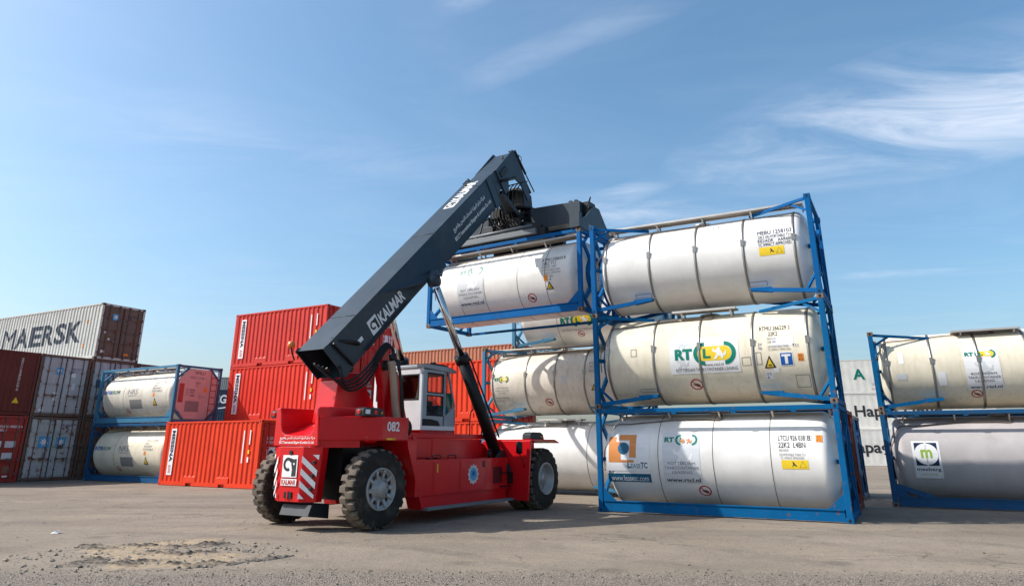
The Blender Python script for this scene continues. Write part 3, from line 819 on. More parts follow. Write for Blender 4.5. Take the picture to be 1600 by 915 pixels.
d.text('lettering', INK, '22K2  L4BN', 4.62, 5.22, .32, .45, 1); d.text('lettering', GREYINK, 'RID/ADR', 4.63, 4.84, .23, .29, 1)
d.text('lettering', GREYINK, 'UN PORTABLE TANK T11', 4.63, 5.2, .13, .19, 1); d.text('lettering', GREYINK, 'TC IMPACT APPROVED', 4.65, 5.17, .06, .11, 1)
d.rect('warning_sticker', YEL, 4.66, 5.25, -.16, .04); d.ring('warning_sticker', INK, 5.13, -.08, .085, .094, 90, 450, 3, 1); d.poly('warning_sticker', INK, [(4.88, -.12), (4.92, -.05), (4.90, 0), (4.93, 0), (4.96, -.05), (5.0, -.09), (4.97, -.1), (4.93, -.07)], 1)
d.rect('warning_sticker', ORG, 5.46, 5.60, .45, .63); d.text('lettering', INK, '22\nK2', 5.485, 5.575, .47, .61, 1)
d.done()
t, v = tank((*P1, Hc), y1, 'cream tank container with a blue T sign, in the middle of the tallest stack', TWHITE2, BLUE, bands=[.42, 1.70, 2.93, 4.27, 5.56], walk='short', cast=CAST, group=G1)
d = tank_decals(v)
d.rect('logo_panel', WHT, 2.14, 3.93, -.47, .46); d.rtcl(2.29, 3.87, -.27, .32); d.beast(GREYDEC, 2.45, .30, .15); d.beast(GREYDEC, 2.45, -.20, .15)
d.text('lettering', INK, 'www.rtcl.nl', 3.03, 3.52, -.29, -.22, 2); d.text('lettering', INK, 'ROTTERDAM TANKCONTAINER LEASING', 2.29, 3.86, -.41, -.33, 2)
d.nosmoke(2.75, -.78, .165); d.text('lettering', INK, 'RTMU 266229 3', 4.45, 5.17, .53, .66, 1); d.text('lettering', INK, '22K2', 4.66, 4.88, .38, .49, 1)
d.rect('logo_panel', WHT, 4.72, 5.25, .10, .33); d.text('lettering', GREYINK, 'RID/ADR\nAAR 600', 4.63, 4.84, .19, .33, 1); d.text('lettering', GREYINK, 'UN PORTABLE TANK\nTC IMPACT APPROVED', 4.63, 5.16, .0, .13, 2); d.text('lettering', BLUEINK, 'T11', 5.2, 5.34, .06, .14, 2)
d.tri(4.50, 4.78, -.42, -.11)
d.poly('warning_sticker', WHT, [(4.88, -.38), (5.19, -.38), (5.19, -.05), (4.88, -.05)]); d.rect('warning_sticker', TBLUE, 4.90, 5.17, -.36, -.07, 1); d.rect('warning_sticker', WHT, 4.93, 5.14, -.15, -.10, 2); d.rect('warning_sticker', WHT, 5.0, 5.07, -.33, -.15, 2)
d.rect('warning_sticker', ORG, 5.30, 5.43, -.28, -.1); d.text('lettering', INK, '22\nK2', 5.32, 5.41, -.26, -.12, 1)
d.rect('logo_panel', WHT, 4.5, 4.68, -.7, -.5); d.text('lettering', BLUEINK, '25\n4', 4.52, 4.64, -.69, -.52, 1); d.rect('logo_panel', WHT, 4.7, 4.84, -.53, -.4); d.rect('logo_panel', GREYDEC, 4.22, 4.33, -.35, -.05)
d.text('lettering', BLUEINK, '2Y\n70', 4.40, 4.50, .03, .2, 1)
for a, b, c_, e_ in ((1.08, 1.24, .05, .25), (3.98, 4.2, -.33, -.12), (4.33, 4.46, -.32, -.02), (5.18, 5.5, -.98, -.62), (1.2, 1.66, -.98, -.86)):
    for q in ((a, b, c_, c_+.012), (a, b, e_-.012, e_), (a, a+.012, c_, e_), (b-.012, b, c_, e_)): d.rect('seam_outline', SEAM, *q)
d.done()
t, v = tank((*P1, 2*Hc), y1, 'clean white banded tank container on top of the tallest stack', TWHITE, BLUE2, bands=[.44, 1.73, 3.02, 4.28, 5.54], walk='mid', cast=BLUE2, group=G1)
d = tank_decals(v)
d.text('lettering', DNAVY, 'MEBU 1258103', 4.67, 5.50, .40, .52, 1); d.text('lettering', DNAVY, '22K2 UN PORTABLE T11', 4.67, 5.47, .28, .37, 1)
d.text('lettering', DNAVY, 'RID/ADR    AAR600', 4.67, 5.50, .17, .26, 1); d.text('lettering', DNAVY, 'TC IMPACT APPROVED', 4.67, 5.48, .06, .15, 1)
d.rect('warning_sticker', YEL, 4.68, 5.29, -.18, .04); d.ring('warning_sticker', INK, 5.17, -.09, .085, .094, 90, 450, 3, 1); d.poly('warning_sticker', INK, [(4.93, -.13), (4.97, -.06), (4.95, -.01), (4.98, -.01), (5.01, -.06), (5.05, -.1), (5.02, -.11), (4.98, -.08)], 1)
for a, b, c_, e_ in ((1.2, 1.66, -1.0, -.86), (4.3, 4.75, -.98, -.84), (3.5, 3.65, .9, 1.02)):
    for q in ((a, b, c_, c_+.012), (a, b, e_-.012, e_), (a, a+.012, c_, e_), (b-.012, b, c_, e_)): d.rect('seam_outline', SEAM, *q)
d.done()
# --- right stack
y2 = R(-29); P2 = (10.77, 21.055)
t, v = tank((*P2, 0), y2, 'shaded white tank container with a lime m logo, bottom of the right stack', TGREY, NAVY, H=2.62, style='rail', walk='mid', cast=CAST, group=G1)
mb = MB(); mb.bar((.12, .03, .58), (1.05, .03, .27), .03, .13); mb.build('brace', NAVY, t)
d = tank_decals(v)
d.rect('logo_panel', WHT, .70, 1.38, -.52, .50); d.rect('logo', DNAVY, .76, 1.32, -.17, .45, 1); d.disc('logo', WHT, 1.04, .14, .29, 2)
for q in ((1.02, 1.06, -.17, .45), (.76, 1.32, .12, .16)): d.rect('logo', WHT, *q, 2)
d.text('logo', LIME, 'm', .90, 1.18, .03, .26, 3, bold=.03); d.text('lettering', DNAVY, 'meeberg', .75, 1.34, -.34, -.22, 1, bold=.012); d.text('lettering', LIME, 'tank leasing', .84, 1.24, -.44, -.38, 1)
d.done()
t, v = tank((*P2, 2.62), y2, 'cream banded tank container with a white sticker, on top of the right stack', TWHITE2, BLUE, H=2.30, bands=[.42, 1.57, 2.72, 3.9, 5.3], walk='short', rr=1.10, zc=1.16, cast=CAST, group=G1)
d = tank_decals(v, 1.10, 1.16)
d.rtcl_panel(2.36, 3.20, -.66, .54); d.nosmoke(2.55, -.80, .14); d.rect('logo_panel', WHT, .73, .86, .16, .55); d.rect('logo_panel', WHT, 1.67, 1.87, -.5, -.1)
d.rect('logo_panel', GREYDEC, .62, .88, -.3, -.12); d.done()
# --- stack behind the machine
y3 = R(-29); P3 = (-1.15, 26.8)
t, v = tank((*P3, 0), y3, 'smooth plain white tank container on the ground behind the machine front wheel', TWHITE, STEELBLUE, seams=[1.83, 4.2], walk='short', cast=CAST, group=G1)
t, v = tank((*P3, Hc), y3, 'grimy beige tank container with a small logo, second level left of the tallest stack', TWHITE3, STEELBLUE, bands=[.45, 1.83, 3.02, 4.18, 5.5], walk='mid', cast=CAST, group=G1)
d = tank_decals(v)
d.rtcl(.55, 1.15, -.02, .22)
for i, (s_, k) in enumerate(((-.18, .26), (-.28, .30), (-.37, .17))): d.text('lettering', GREYINK, ('ROTTERDAM', 'TANKCONTAINER', 'LEASING')[i], .86-k, .86+k, s_-.05, s_, 1)
d.text('lettering', GREYINK, 'www.rtcl.nl', .55, 1.1, -.62, -.54, 1); d.text('lettering', GREYINK, 'RTMU 260117', .56, .95, -.74, -.67, 1)
d.nosmoke(2.70, -.82, .16); d.tri(4.42, 4.66, -.42, -.2); d.text('lettering', GREYINK, 'RTMU 260117 4\n22K2 T11\nRID/ADR', 4.35, 5.0, .2, .6, 1); d.rect('logo_panel', GREYDEC, 3.3, 3.5, -.1, .12); d.done()
t, v = tank((-.01, 27.03, 2*Hc), y3, 'white tank container half hidden at third level just under the lifted tank', TWHITE, STEELBLUE, seams=[1.9, 3.4], walk=None, cast=CAST, group=G1)
d = tank_decals(v); d.rtcl(2.05, 3.40, -.62, -.12); d.text('lettering', GREYINK, 'ROTTERDAM TANKCONTAINER LEASING', 2.05, 3.4, -.78, -.70, 1); d.nosmoke(2.78, -.94, .14); d.done()
# --- lifted tank
HP = (-2.95565549, 23.74829938, 5.46852148); HY = -0.5835179
t, v = tank(HP, HY, 'off-white tank container hanging from the lifting spreader in mid-air', TWHITE, BLUE2, style='rail', seams=[1.34, 2.39, 3.70, 4.74], walk='mid', cast=CAST, group=G1)
d = tank_decals(v)
d.rtcl_panel(1.28, 2.34, -.72, .72, True); d.nosmoke(4.16, -.70, .16)
d.text('lettering', INK, 'RTMU 258029 8', 4.62, 5.45, .42, .54, 1); d.text('lettering', INK, '22K2 T11', 4.62, 5.12, .28, .39, 1); d.text('lettering', GREYINK, 'RID/ADR  L4BN', 4.62, 5.15, .18, .25, 1); d.text('lettering', GREYINK, 'UN PORTABLE TANK', 4.62, 5.3, .08, .14, 1); d.text('lettering', GREYINK, 'TC IMPACT APPROVED', 4.62, 5.32, -.02, .04, 1)
d.rect('warning_sticker', ORG, 4.70, 4.84, -.22, -.03); d.text('lettering', INK, '25\n4', 4.9, 5.03, -.22, -.06, 1); d.tri(4.75, 5.02, -.50, -.24); d.done()
# --- left pair
yi = R(-30.03); PI_ = (-20.6, 35.41)
G2 = 'tank containers with salmon end plates'
for k, lab in ((0, 'lower pale tank container with blue lettering, partly hidden by the red container'), (1, 'upper pale tank container with blue lettering and a salmon pink end plate')):
    t, v = tank((*PI_, k*Hc), yi, lab, TWHITE2 if k == 0 else TWHITE3, NAVY if k == 0 else STEELBLUE, style='rail', seams=[2.1], walk='mid', cast=STEELBLUE, endplate=PINK, group=G2)
    d = tank_decals(v)
    d.text('logo', TBLUE, 'INTER', .50, 1.18, .10, .27, 1, bold=.03); d.text('logo', GREEN, 'FLOW', 1.21, 1.80, .10, .27, 1, bold=.02)
    d.text('lettering', GREYINK, 'NRS', 2.45, 3.2, .06, .30, 1); d.rect('lettering', GREYINK, 2.5, 3.15, -.02, 0, 1)
    d.rect('data_plate', PLATE, 2.62, 3.55, -.64, -.2); d.tri(4.40, 4.72, -.52, -.15)
    d.rect('warning_sticker', ORG, 4.40, 4.55, -.10, .06); d.text('lettering', GREYINK, 'WSLU 121963 1\n22K2\nRID/ADR\nPORTABLE', 4.3, 5.3, .1, .6, 1); d.nosmoke(2.35, -.78, .15); d.done()
    if k == 1:
        d = Decals(t, lambda u, s, off: (6.058-.022+off, u, s))
        d.text('lettering', INK, 'WSLU', .95, 1.5, 2.2, 2.34, 1); d.text('lettering', GREYINK, 'WSLU 121963 1', .72, 1.6, 1.98, 2.1, 1); d.text('lettering', INK, '22K2\nT11', 1.05, 1.3, 1.62, 1.86, 1)
        d.text('lettering', GREYINK, 'MGW\nTARE\nCAP', .58, .76, 1.2, 1.52, 1); d.text('lettering', INK, '36000\n3750\n24000', .80, 1.05, 1.18, 1.52, 1)
        d.poly('warning_sticker', ORG, [(1.48, 1.42), (1.72, 1.42), (1.6, 1.72)]); d.text('lettering', GREYINK, 'UN\nPORTABLE\nTANK', 1.25, 1.6, 1.1, 1.3, 1)
        d.rect('data_plate', PLATE, .62, 1.35, .5, .98); d.rect('data_plate', paint('dull_red_box', (.42, .07, .06), .5), .22, .48, .9, 1.75); d.done()
# --- single tanks behind the main stack
cs = Vector((math.cos(y1), math.sin(y1), 0)); ns_ = Vector((-math.sin(y1), math.cos(y1), 0)); B1 = Vector((*P1, 0))
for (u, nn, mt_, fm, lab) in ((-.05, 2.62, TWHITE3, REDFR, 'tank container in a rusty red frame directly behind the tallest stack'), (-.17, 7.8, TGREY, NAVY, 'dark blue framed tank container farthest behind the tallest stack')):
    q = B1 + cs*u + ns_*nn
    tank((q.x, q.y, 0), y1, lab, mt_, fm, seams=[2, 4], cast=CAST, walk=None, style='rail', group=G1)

# ================================================================== DRY CONTAINERS
GM = 'bright red 20 foot containers'
ORK = (MRED2, MRED2, MRED3, MRED3)
def vertical_sign(t, L, H, at=.62):
    mb = MB(); mb.box(at-.17, at+.17, -.004+.010, .011, .42, 2.30)
    o = mb.build('sign_panel', WHT, t)
    d = Decals(t, lambda u, s, off: (u, .004-off, s))
    d.text('lettering', DNAVY, 'MESSINA', at-.10, at+.11, .95, 2.22, 1, rot=-90, bold=.03)
    d.text('lettering', REDD, '&LINE', at-.07, at+.08, .5, .82, 1, rot=-90)
    d.done()
def msc_marks(t, L, H, side=True):
    d = Decals(t, side_fn(.0))
    if side:
        d.rect('marking', WHT, L-.98, L-.92, .95, 2.18); d.rect('marking', WHT, L-.62, L-.56, 1.65, 2.2); d.rect('marking', YEL, L-.65, L-.56, 1.3, 1.45); d.rect('marking', WHT, L-.66, L-.57, .98, 1.18)
    d2 = Decals(t, lambda u, s, off: (L+.004+off, u, s))
    d2.rect('marking', WHT, .38, .80, 1.12, 1.55); d2.poly('marking', DNAVY, [(.44, 1.2), (.5, 1.42), (.62, 1.45), (.74, 1.36), (.72, 1.2), (.64, 1.3), (.55, 1.3), (.52, 1.18)], 1); d2.text('marking', WHT, 'LINEA\nMESSINA', .34, .82, 1.68, 1.95, 1)
    d2.text('marking', WHT, 'LMCU 108442 6\n22G1', 1.4, 2.1, 1.9, 2.2, 1); d2.rect('marking', WHT, 1.45, 1.85, 1.2, 1.7); d2.rect('marking', WHT, 1.92, 2.2, 1.2, 1.7)
    d.done(); d2.done()
t = dry(ORK, (-15.133, 31.595, 0), R(-30.29), 'orange-red container standing alone in front, left of the machine rear wheel', pockets=True, cast=MRED2, group=GM)
vertical_sign(t, 6.058, Hc); msc_marks(t, 6.058, Hc)
yr = R(-29.22); q0 = Vector((-13.686, 34.198, 0)); nr_ = Vector((-math.sin(yr), math.cos(yr), 0))
names = {(0, 0): 'orange-red container at the foot of the red stack, hidden behind the front one', (0, 1): 'orange-red container at second level of the red stack, crossed by a diagonal shadow',
         (0, 2): 'red container on top of the left red stack, against the sky', (1, 0): 'red container at the foot of the rear row seen past the machine mast', (1, 1): 'red container at second level of the rear row behind the boom foot', (1, 2): 'red container at third level of the rear row with white door placards'}
for c_ in (0, 1):
    for k in range(3):
        q = q0 + nr_*(c_*2.55)
        mats = (MRED3, MRED3, MRED3, MRED3) if k == 2 or c_ else (MRED, MRED, MRED3, MRED3)
        t = dry(mats, (q.x, q.y, k*Hc), yr, names[(c_, k)], pockets=True, cast=MRED3, group=GM)
        if c_ == 0 and k: vertical_sign(t, 6.058, Hc)
        if k or c_: msc_marks(t, 6.058, Hc, c_ == 0)
q = Vector((-5.5, 32.97, 0))
for k, lab in ((0, 'orange container low behind the cab, bottom of its stack'), (1, 'orange container behind the cab, upper of two')):
    t = dry((MRED2, MRED2, MRED3, MRED3), (q.x, q.y, k*Hc), R(-30), lab, pockets=True, cast=MRED2, group=GM)
GB = 'rusty brown 40 foot containers far behind'
for k, lab in ((0, 'rusty brown long container far behind, at ground level'), (1, 'rusty brown long container far behind, in the middle of its stack'), (2, 'rusty brown long container far behind, topping the skyline over the cab')):
    dry((BROWN,)*4, (-10.2, 50.1, k*Hc), R(-30.1), lab, L=12.19, cast=BROWN, group=GB)
# --- left block, doors facing right
ym = R(61.47-90); xd = Vector((math.cos(ym), math.sin(ym), 0)); yd = Vector((-math.sin(ym), math.cos(ym), 0)); M1 = Vector((-21.474, 35.999, 0))
HM = 2.915
def left(col, lvl, mats, lab, L=12.19, end='doors', shift=0., H=HM, cast=RUSTFR):
    q = M1 + yd*(col*(W_+.05)+shift) - xd*L
    return dry(mats, (q.x, q.y, lvl*2.92), ym, lab, L=L, H=H, end=end, cast=cast, group='stacked 40 foot containers at far left')
L4 = 12.19
t = left(0, 2, (MSIDE, MSIDE, MDOOR, RUSTFR), 'pale grey container with big MAERSK lettering and brown doors, on top of the left block')
d = Decals(t, side_fn(0.)); d2 = d
big = [('M', 3.0, 4.25), ('A', 4.33, 5.62), ('E', 5.78, 6.92), ('R', 7.05, 8.1), ('S', 8.2, 9.18), ('K', 9.34, 10.6)]
# lettering painted across the corrugations: letter shapes follow the profile
def corr_y(x, L=L4):
    x0, x1 = .14, L-.14; n = max(3, round((x1-x0)/.278)); p = (x1-x0)/n; f = ((x-x0)/p) % 1.0
    if f < .26: return 0.
    if f < .5: return .036*(f-.26)/.24
    if f < .76: return .036
    return .036*(1-(f-.76)/.24)
class CorrDecals(Decals):
    def _add(s, name, mat, bm, layer):
        n = max(3, round((L4-.28)/.278)); p = (L4-.28)/n; xs = [v.co.x for v in bm.verts]
        for i in range(n):
            for f in (0, .26, .5, .76):
                x = .14+(i+f)*p
                if min(xs) < x < max(xs): bmesh.ops.bisect_plane(bm, geom=bm.verts[:]+bm.edges[:]+bm.faces[:], plane_co=(x, 0, 0), plane_no=(1, 0, 0))
        Decals._add(s, name, mat, bm, layer)
d = CorrDecals(t, lambda u, s, off: (u, .012+corr_y(u)-off, s))
NAVM = flatm('navy_lettering', (.05, .065, .085), .6)
for ch, a, b in big: d.text('lettering', NAVM, ch, a, b, .95, 2.08, 1, bold=.0 if ch == 'M' else .03)
d.rect('marking', ORG, 11.0, 11.1, 1.9, 2.1); d.rect('marking', ORG, 10.95, 11.05, .6, .85); d.done()
def star(d, u, v, r, frame=LIGHTBL):
    d.rect('logo', frame, u-r*1.15, u+r*1.15, v-r*1.15, v+r*1.15, 0)
    pts = []
    for i in range(14): q = r*(.95 if i % 2 == 0 else .42); pts.append((u+q*math.sin(2*PI*i/14), v+q*math.cos(2*PI*i/14)))
    d.poly('logo', WHT, pts, 1)
def door_marks(t, L, stars, num=None, extra=()):
    d = Decals(t, lambda u, s, off: (L-.005+off, u, s))
    for s_ in stars: star(d, *s_)
    if num: d.text('lettering', num[2] if len(num) > 2 else BLUEINK, num[0], 1.5, 2.1, num[1], num[1]+.24, 1)
    for e in extra: d.rect('marking', *e)
    d.done()
door_marks(t, L4, [(.80, 2.25, .14)], ('MSKU 907 1162\n42G1', 2.2), [(GREYDEC, .3, .45, 1.35, 1.45), (WHT, .28, .48, .35, .48), (ORG, 1.55, 1.8, .3, .42), (WHT, .55, .65, 1.0, 1.12)])
t = left(-1, 1, (MGREY, RUSTFR, MGREY, RUSTFR), 'grey container with clean doors and a small blue star, upper one beside the maroon container')
door_marks(t, L4, [(.95, 2.15, .15)], ('MRKU 387 375\n45G1', 2.1), [(WHT, 1.5, 1.75, 1.9, 2.1), (WHT, .85, 1.03, .75, 1.15), (WHT, .3, .5, .22, .34), (GREYDEC, 1.65, 1.8, 1.3, 1.6)])
t = left(-1, 0, (MGREYR, RUSTFR, MGREYR, RUSTFR), 'rust-spotted grey container with two blue star panels, at ground level beside the dull red doors')
door_marks(t, L4, [(.85, 1.75, .23), (1.62, 1.75, .20)], ('MSKU 760 519\n42G1', 2.35), [(MDOOR, 1.55, 1.78, 1.45, 1.68), (PLATE, .85, 1.05, .95, 1.3)])
t = left(0, 1, (MGREY, RUSTFR, MGREY, RUSTFR), 'grey container under the MAERSK one, doors half hidden by the upper pale tank')
door_marks(t, L4, [(.75, 2.1, .15)], ('MSKU 118 204\n45G1', 2.1), [(WHT, .85, 1.03, .75, 1.1), (PETROL, .35, .8, 1.5, 1.9), (DNAVY, .5, .7, .9, 1.15)])
t = left(0, 0, (MDOOR, RUSTFR, MDOOR, RUSTFR), 'rusty container at ground level behind the lower pale tank')
t = left(1, 1, (MGREY, RUSTFR, MGREY, RUSTFR), 'grey container just showing right of the MAERSK one, above the upper pale tank')
t = left(1, 0, (MGREY, RUSTFR, MGREY, RUSTFR), 'grey container hidden behind the pale tanks at ground level')
t = left(-2, 1, (DRED, DRED, DRED, DRED), 'dark maroon container with a blank corrugated end and two yellow stickers, upper far left', end='closed', cast=DRED)
d = Decals(t, lambda u, s, off: (L4-.004+off, u, s))
d.text('lettering', WHT, 'MRKU 2 HAMBURG SUD 45', 1.62, 1.72, 1.1, 2.6, 1, rot=-90); d.rect('warning_sticker', YEL, .55, .85, .55, .78); d.poly('warning_sticker', YEL, [(1.55, .55), (1.85, .55), (1.7, .82)]); d.done()
t = left(-2, 0, (HRED, HRED, HRED, RUSTFR), 'dull red container doors with white placards at ground level, far left', cast=HRED)
door_marks(t, L4, [], None, [(WHT, 1.05, 1.5, 1.5, 1.78), (GREYDEC, 1.65, 2.1, 1.5, 1.78), (WHT, 1.05, 1.45, 1.0, 1.28), (GREYDEC, 1.6, 2.05, 1.0, 1.28), (flatm('brown_plate', (.25, .12, .08), .6), 1.75, 2.05, .4, .7), (WHT, 1.8, 2.02, .22, .3)])
d = Decals(t, lambda u, s, off: (L4-.005+off, u, s)); d.text('lettering', WHT, 'SUDU 488010 4\n45G1', 1.3, 2.25, 2.2, 2.48, 1, bold=.01); d.rect('marking', DNAVY, .95, 1.12, 1.5, 1.7, 1); d.done()
t = left(-3, 1, (DRED, DRED, DRED, RUSTFR), 'maroon container cut by the left picture edge, upper', end='closed', cast=DRED)
t = left(-3, 0, (HRED, HRED, HRED, RUSTFR), 'dull red container cut by the left picture edge, lower', cast=HRED)
# --- far right white reefers
for k, (tx, lab) in enumerate((('Hapag-Lloyd', 'white refrigerated container with black lettering at ground level, seen in the gap'), ('Hapag-Lloyd', 'white refrigerated container with black lettering, middle of the stack in the gap'), ('A', 'white refrigerated container with a green A, top of the stack in the gap'))):
    t = dry((REEF, REEF, REEF, REEF), (27.6-(1.2 if k == 0 else 0) + (0 if k < 2 else -6.9*.97), 61.2+(0 if k < 2 else 6.9*.24), k*2.9), R(-14), lab, L=12.19, H=2.896, cast=REEF, group='white refrigerated containers far behind')
    d = Decals(t, lambda u, s, off: (u, .008-off, s))
    if k < 2: d.text('lettering', INK, tx, 1.55, 8.2, .75, 1.95, 1, bold=.02)
    else: d.text('lettering', GREEN, 'A', 8.7, 9.65, 1.2, 2.1, 1, bold=.03); d.text('lettering', GREYINK, 'UAEU 100517 2', 10.1, 11.3, .72, .9, 1); d.text('lettering', ORG2, '45R1 REEFER', 10.0, 11.3, .35, .48, 1)
    d.done()
# --- far left: blue and grey stacks glimpsed between tank and red stack
for k in range(3):
    t = dry((DKBLUE,)*4, (-38.5, 84, k*Hc), R(-5), ('dark blue container far away at ground level', 'dark blue container far away in the middle of its stack', 'dark blue container with white CGM lettering far away, glimpsed beside the pink end plate')[k], L=12.19, cast=DKBLUE, group='far blue containers')
    if k == 2:
        d = Decals(t, lambda u, s, off: (u, .006-off, s)); d.text('lettering', WHT, 'CMA CGM', .6, 6.0, 1.0, 2.0, 1, bold=.03); d.ring('lettering', WHT, 4.2, 2.6, 2.05, 2.2, 215, 325, layer=1, sx=1.4); d.done()
for k in range(4):
    dry((GRYC,)*4, (-46, 97, k*Hc), R(-5), 'grey container in the farthest stack, level %s' % ('one at the ground', 'two', 'three', 'four against the sky')[k], L=12.19, cast=GRYC, group='far grey containers')

# ================================================================== REACH STACKER
RM = Vector((-3.978, 16.047, 0)); RY = R(58.2)
rs = empty('reach_stacker', RM, RY, 'red and slate reach stacker number 082 lifting a tank container', 'reach stacker')
XZ = lambda a, b, d: (a, d, b)
# tyres and rims
def tyre_mesh(Rr, w_):
    hwid = w_/2; n = 132
    prof = [(-hwid+.06, Rr*.50), (-hwid+.015, Rr*.56), (-hwid, Rr*.72), (-hwid+.01, Rr*.86), (-hwid+.035, Rr*.945), (-hwid+.05, Rr*.985), (-hwid*.55, Rr), (-hwid*.2, Rr*1.003), (0, Rr*1.003), (hwid*.2, Rr*1.003), (hwid*.55, Rr), (hwid-.05, Rr*.985), (hwid-.035, Rr*.945), (hwid-.01, Rr*.86), (hwid, Rr*.72), (hwid-.015, Rr*.56), (hwid-.06, Rr*.50)]
    def rf(j, k, r):
        ph = k % 6
        if j in (4, 5, 6, 7) and ph in (0, 1): return r-.055
        if j in (9, 10, 11, 12) and (k+3) % 6 in (0, 1): return r-.055
        return r
    mb = MB(); mb.lathe(prof, (0, 0, 0), (0, 1, 0), n, smooth=False, rfun=rf)
    for q in range(len(mb.f)):
        k_, j_ = divmod(q, len(prof)-1)
        if 4 <= j_ <= 11 and not (j_ <= 6 and k_ % 6 in (0, 1)) and not (j_ >= 10 and (k_+3) % 6 in (0, 1)): mb.mi[q] = 1
    return mb
def wheel(name, x, y, side, front=False, steer=0.):
    Rr, w_ = .787, .46
    we = bpy.data.objects.new(name, None); COL.objects.link(we); we.parent = rs; we.location = (x, y-side*0, Rr); we.rotation_euler = (0, 0, (0 if side < 0 else PI)+steer)
    inst(cached(('tyre',), lambda: tyre_mesh(Rr, w_).build('tyre', [RUBBER, TREAD])), 'tyre', we)
    def f_rim():
        mb = MB(); o = -w_/2
        if front:      # deep dished drive rim
            mb.lathe([(o+.02, .42), (o-.01, .415), (o-.015, .395), (o+.01, .37), (o+.16, .33), (o+.19, .2), (o+.10, .18), (o+.08, .0)], (0,0,0), (0,1,0), 48)
            for k in range(20):
                a = 2*PI*k/20; mb.tube([(.27*math.cos(a), o+.18, .27*math.sin(a)), (.27*math.cos(a), o+.14, .27*math.sin(a))], .016, 6)
        else:
            mb.lathe([(o+.03, .42), (o+.0, .415), (o-.01, .40), (o+.0, .385), (o+.035, .375), (o+.035, .33), (o+.055, .325), (o+.055, .20), (o+.02, .17), (o-.01, .14), (o-.03, .12), (o-.035, 0)], (0,0,0), (0,1,0), 48)
            for k in range(10):
                a = 2*PI*k/10+.1; ca, sa = math.cos(a), math.sin(a)
                mb.tube([(.352*ca, o+.04, .352*sa), (.352*ca, o-.005, .352*sa)], .03, 8)
                mb.bar((.22*ca, o+.04, .22*sa), (.36*ca, o+.025, .36*sa), .06, .035, upv=(0, 1, 0))
                mb.m = 1; mb.tube([(.285*math.cos(a+.31), o+.056, .285*math.sin(a+.31)), (.285*math.cos(a+.31), o+.05, .285*math.sin(a+.31))], .048, 10); mb.m = 0  # black discs painted on for the shaded rim holes
            for k in range(12):
                a = 2*PI*k/12; mb.tube([(.135*math.cos(a), o, .135*math.sin(a)), (.135*math.cos(a), o-.025, .135*math.sin(a))], .014, 6)
        mb.m = 1; mb.lathe([(.2, .41), (.19, 0)], (0,0,0), (0,1,0), 24)
        return mb.build('rim', [RIM, KBLACK])
    inst(cached(('rim', front), f_rim), 'rim', we)
    return we
wheel('wheel', 0, -1.546+.23, -1, steer=R(-3)); wheel('wheel', 0, 1.546-.23, 1, steer=R(-3))
for s_ in (-1, 1):
    wheel('wheel', 6.0, s_*(2.075-.23), s_, True); wheel('wheel', 6.0, s_*(2.075-.75), s_, True)
# --- counterweight
mb = MB()
YZ = lambda a, b, d: (d, a, b)
U_ = [(-.67, 1.63), (.67, 1.63), (.67, 2.40), (.55, 2.415), (.51, 2.30), (.47, 2.02), (.42, 1.91), (.35, 1.865), (.2, 1.85), (-.35, 1.84), (-.44, 1.87), (-.50, 1.94), (-.53, 2.1), (-.57, 2.36), (-.60, 2.40)]
mb.prism(U_, YZ, -1.03, .35, .018)
mb.prism([(-1.03, 1.84), (.34, 1.84), (.34, 2.12), (-.3, 2.10)], XZ, -.45, .42)                     # trough floor rising forward
for sg in (-1, 1):
    pl = [(-1.03, .66), (-.05, 1.5), (.82, 1.5), (.82, .55), (-.2, .55)]
    pl = [(a, sg*b) for a, b in pl]
    mb.prism(pl, lambda a, b, d: (a, b, d), 1.74, 2.225, .022)
    hp = [(-1.02, .60), (-.88, .79), (-.02, .93), (.30, .90), (.30, .58)]
    mb.prism([(a, sg*b) for a, b in hp], lambda a, b, d: (a, b, d), 2.2, 2.41, .02)
    mb.prism([(-1.0, .62), (-.35, 1.18), (-.35, .62)] if sg > 0 else [(-1.0, -.62), (-.35, -1.18), (-.35, -.62)], lambda a, b, d: (a, b, d), 1.60, 1.76)
mb.build('counterweight', KRED, rs)
mb = MB()      # lower block with chamfered face
lo = [(-.93, .70), (-1.11, .36), (-1.11, -.36), (-.93, -.72), (-.74, -.70), (-.74, .68)]
bm = bmesh.new(); rings = []
for z, k in ((.55, .84), (1.62, 1.0)):
    rings.append([bm.verts.new((a if a > -.5 else a+(.02 if z < 1 else 0), b*k, z)) for a, b in lo])
for i in range(6): bm.faces.new((rings[0][i], rings[0][(i+1) % 6], rings[1][(i+1) % 6], rings[1][i]))
bm.faces.new(rings[0]); bm.faces.new(rings[1]); bmesh.ops.recalc_face_normals(bm, faces=bm.faces[:])
bmesh.ops.bevel(bm, geom=[e for e in bm.edges if e.calc_face_angle(0) > .35], offset=.012, segments=2, profile=.5, affect='EDGES')
mb.frombm(bm)
mb.m = 1; mb.box(-1.115, -1.0, -.11, .11, .62, .74); mb.tube([(-1.13, 0, 1.50), (-1.0, 0, 1.50)], .045, 12); mb.m = 0  # tow opening: a proud black block stands in for its shade
mb.box(-1.125, -1.11, -.015, .015, .60, .76)
mb.build('towing_block', [KRED, BLK], rs)
mb = MB(); mb.prism([(-1.06, .30), (-.98, .50), (-.5, .50), (-.5, .22)], XZ, -.58, .25); mb.build('counterweight_slab', KDARK, rs)
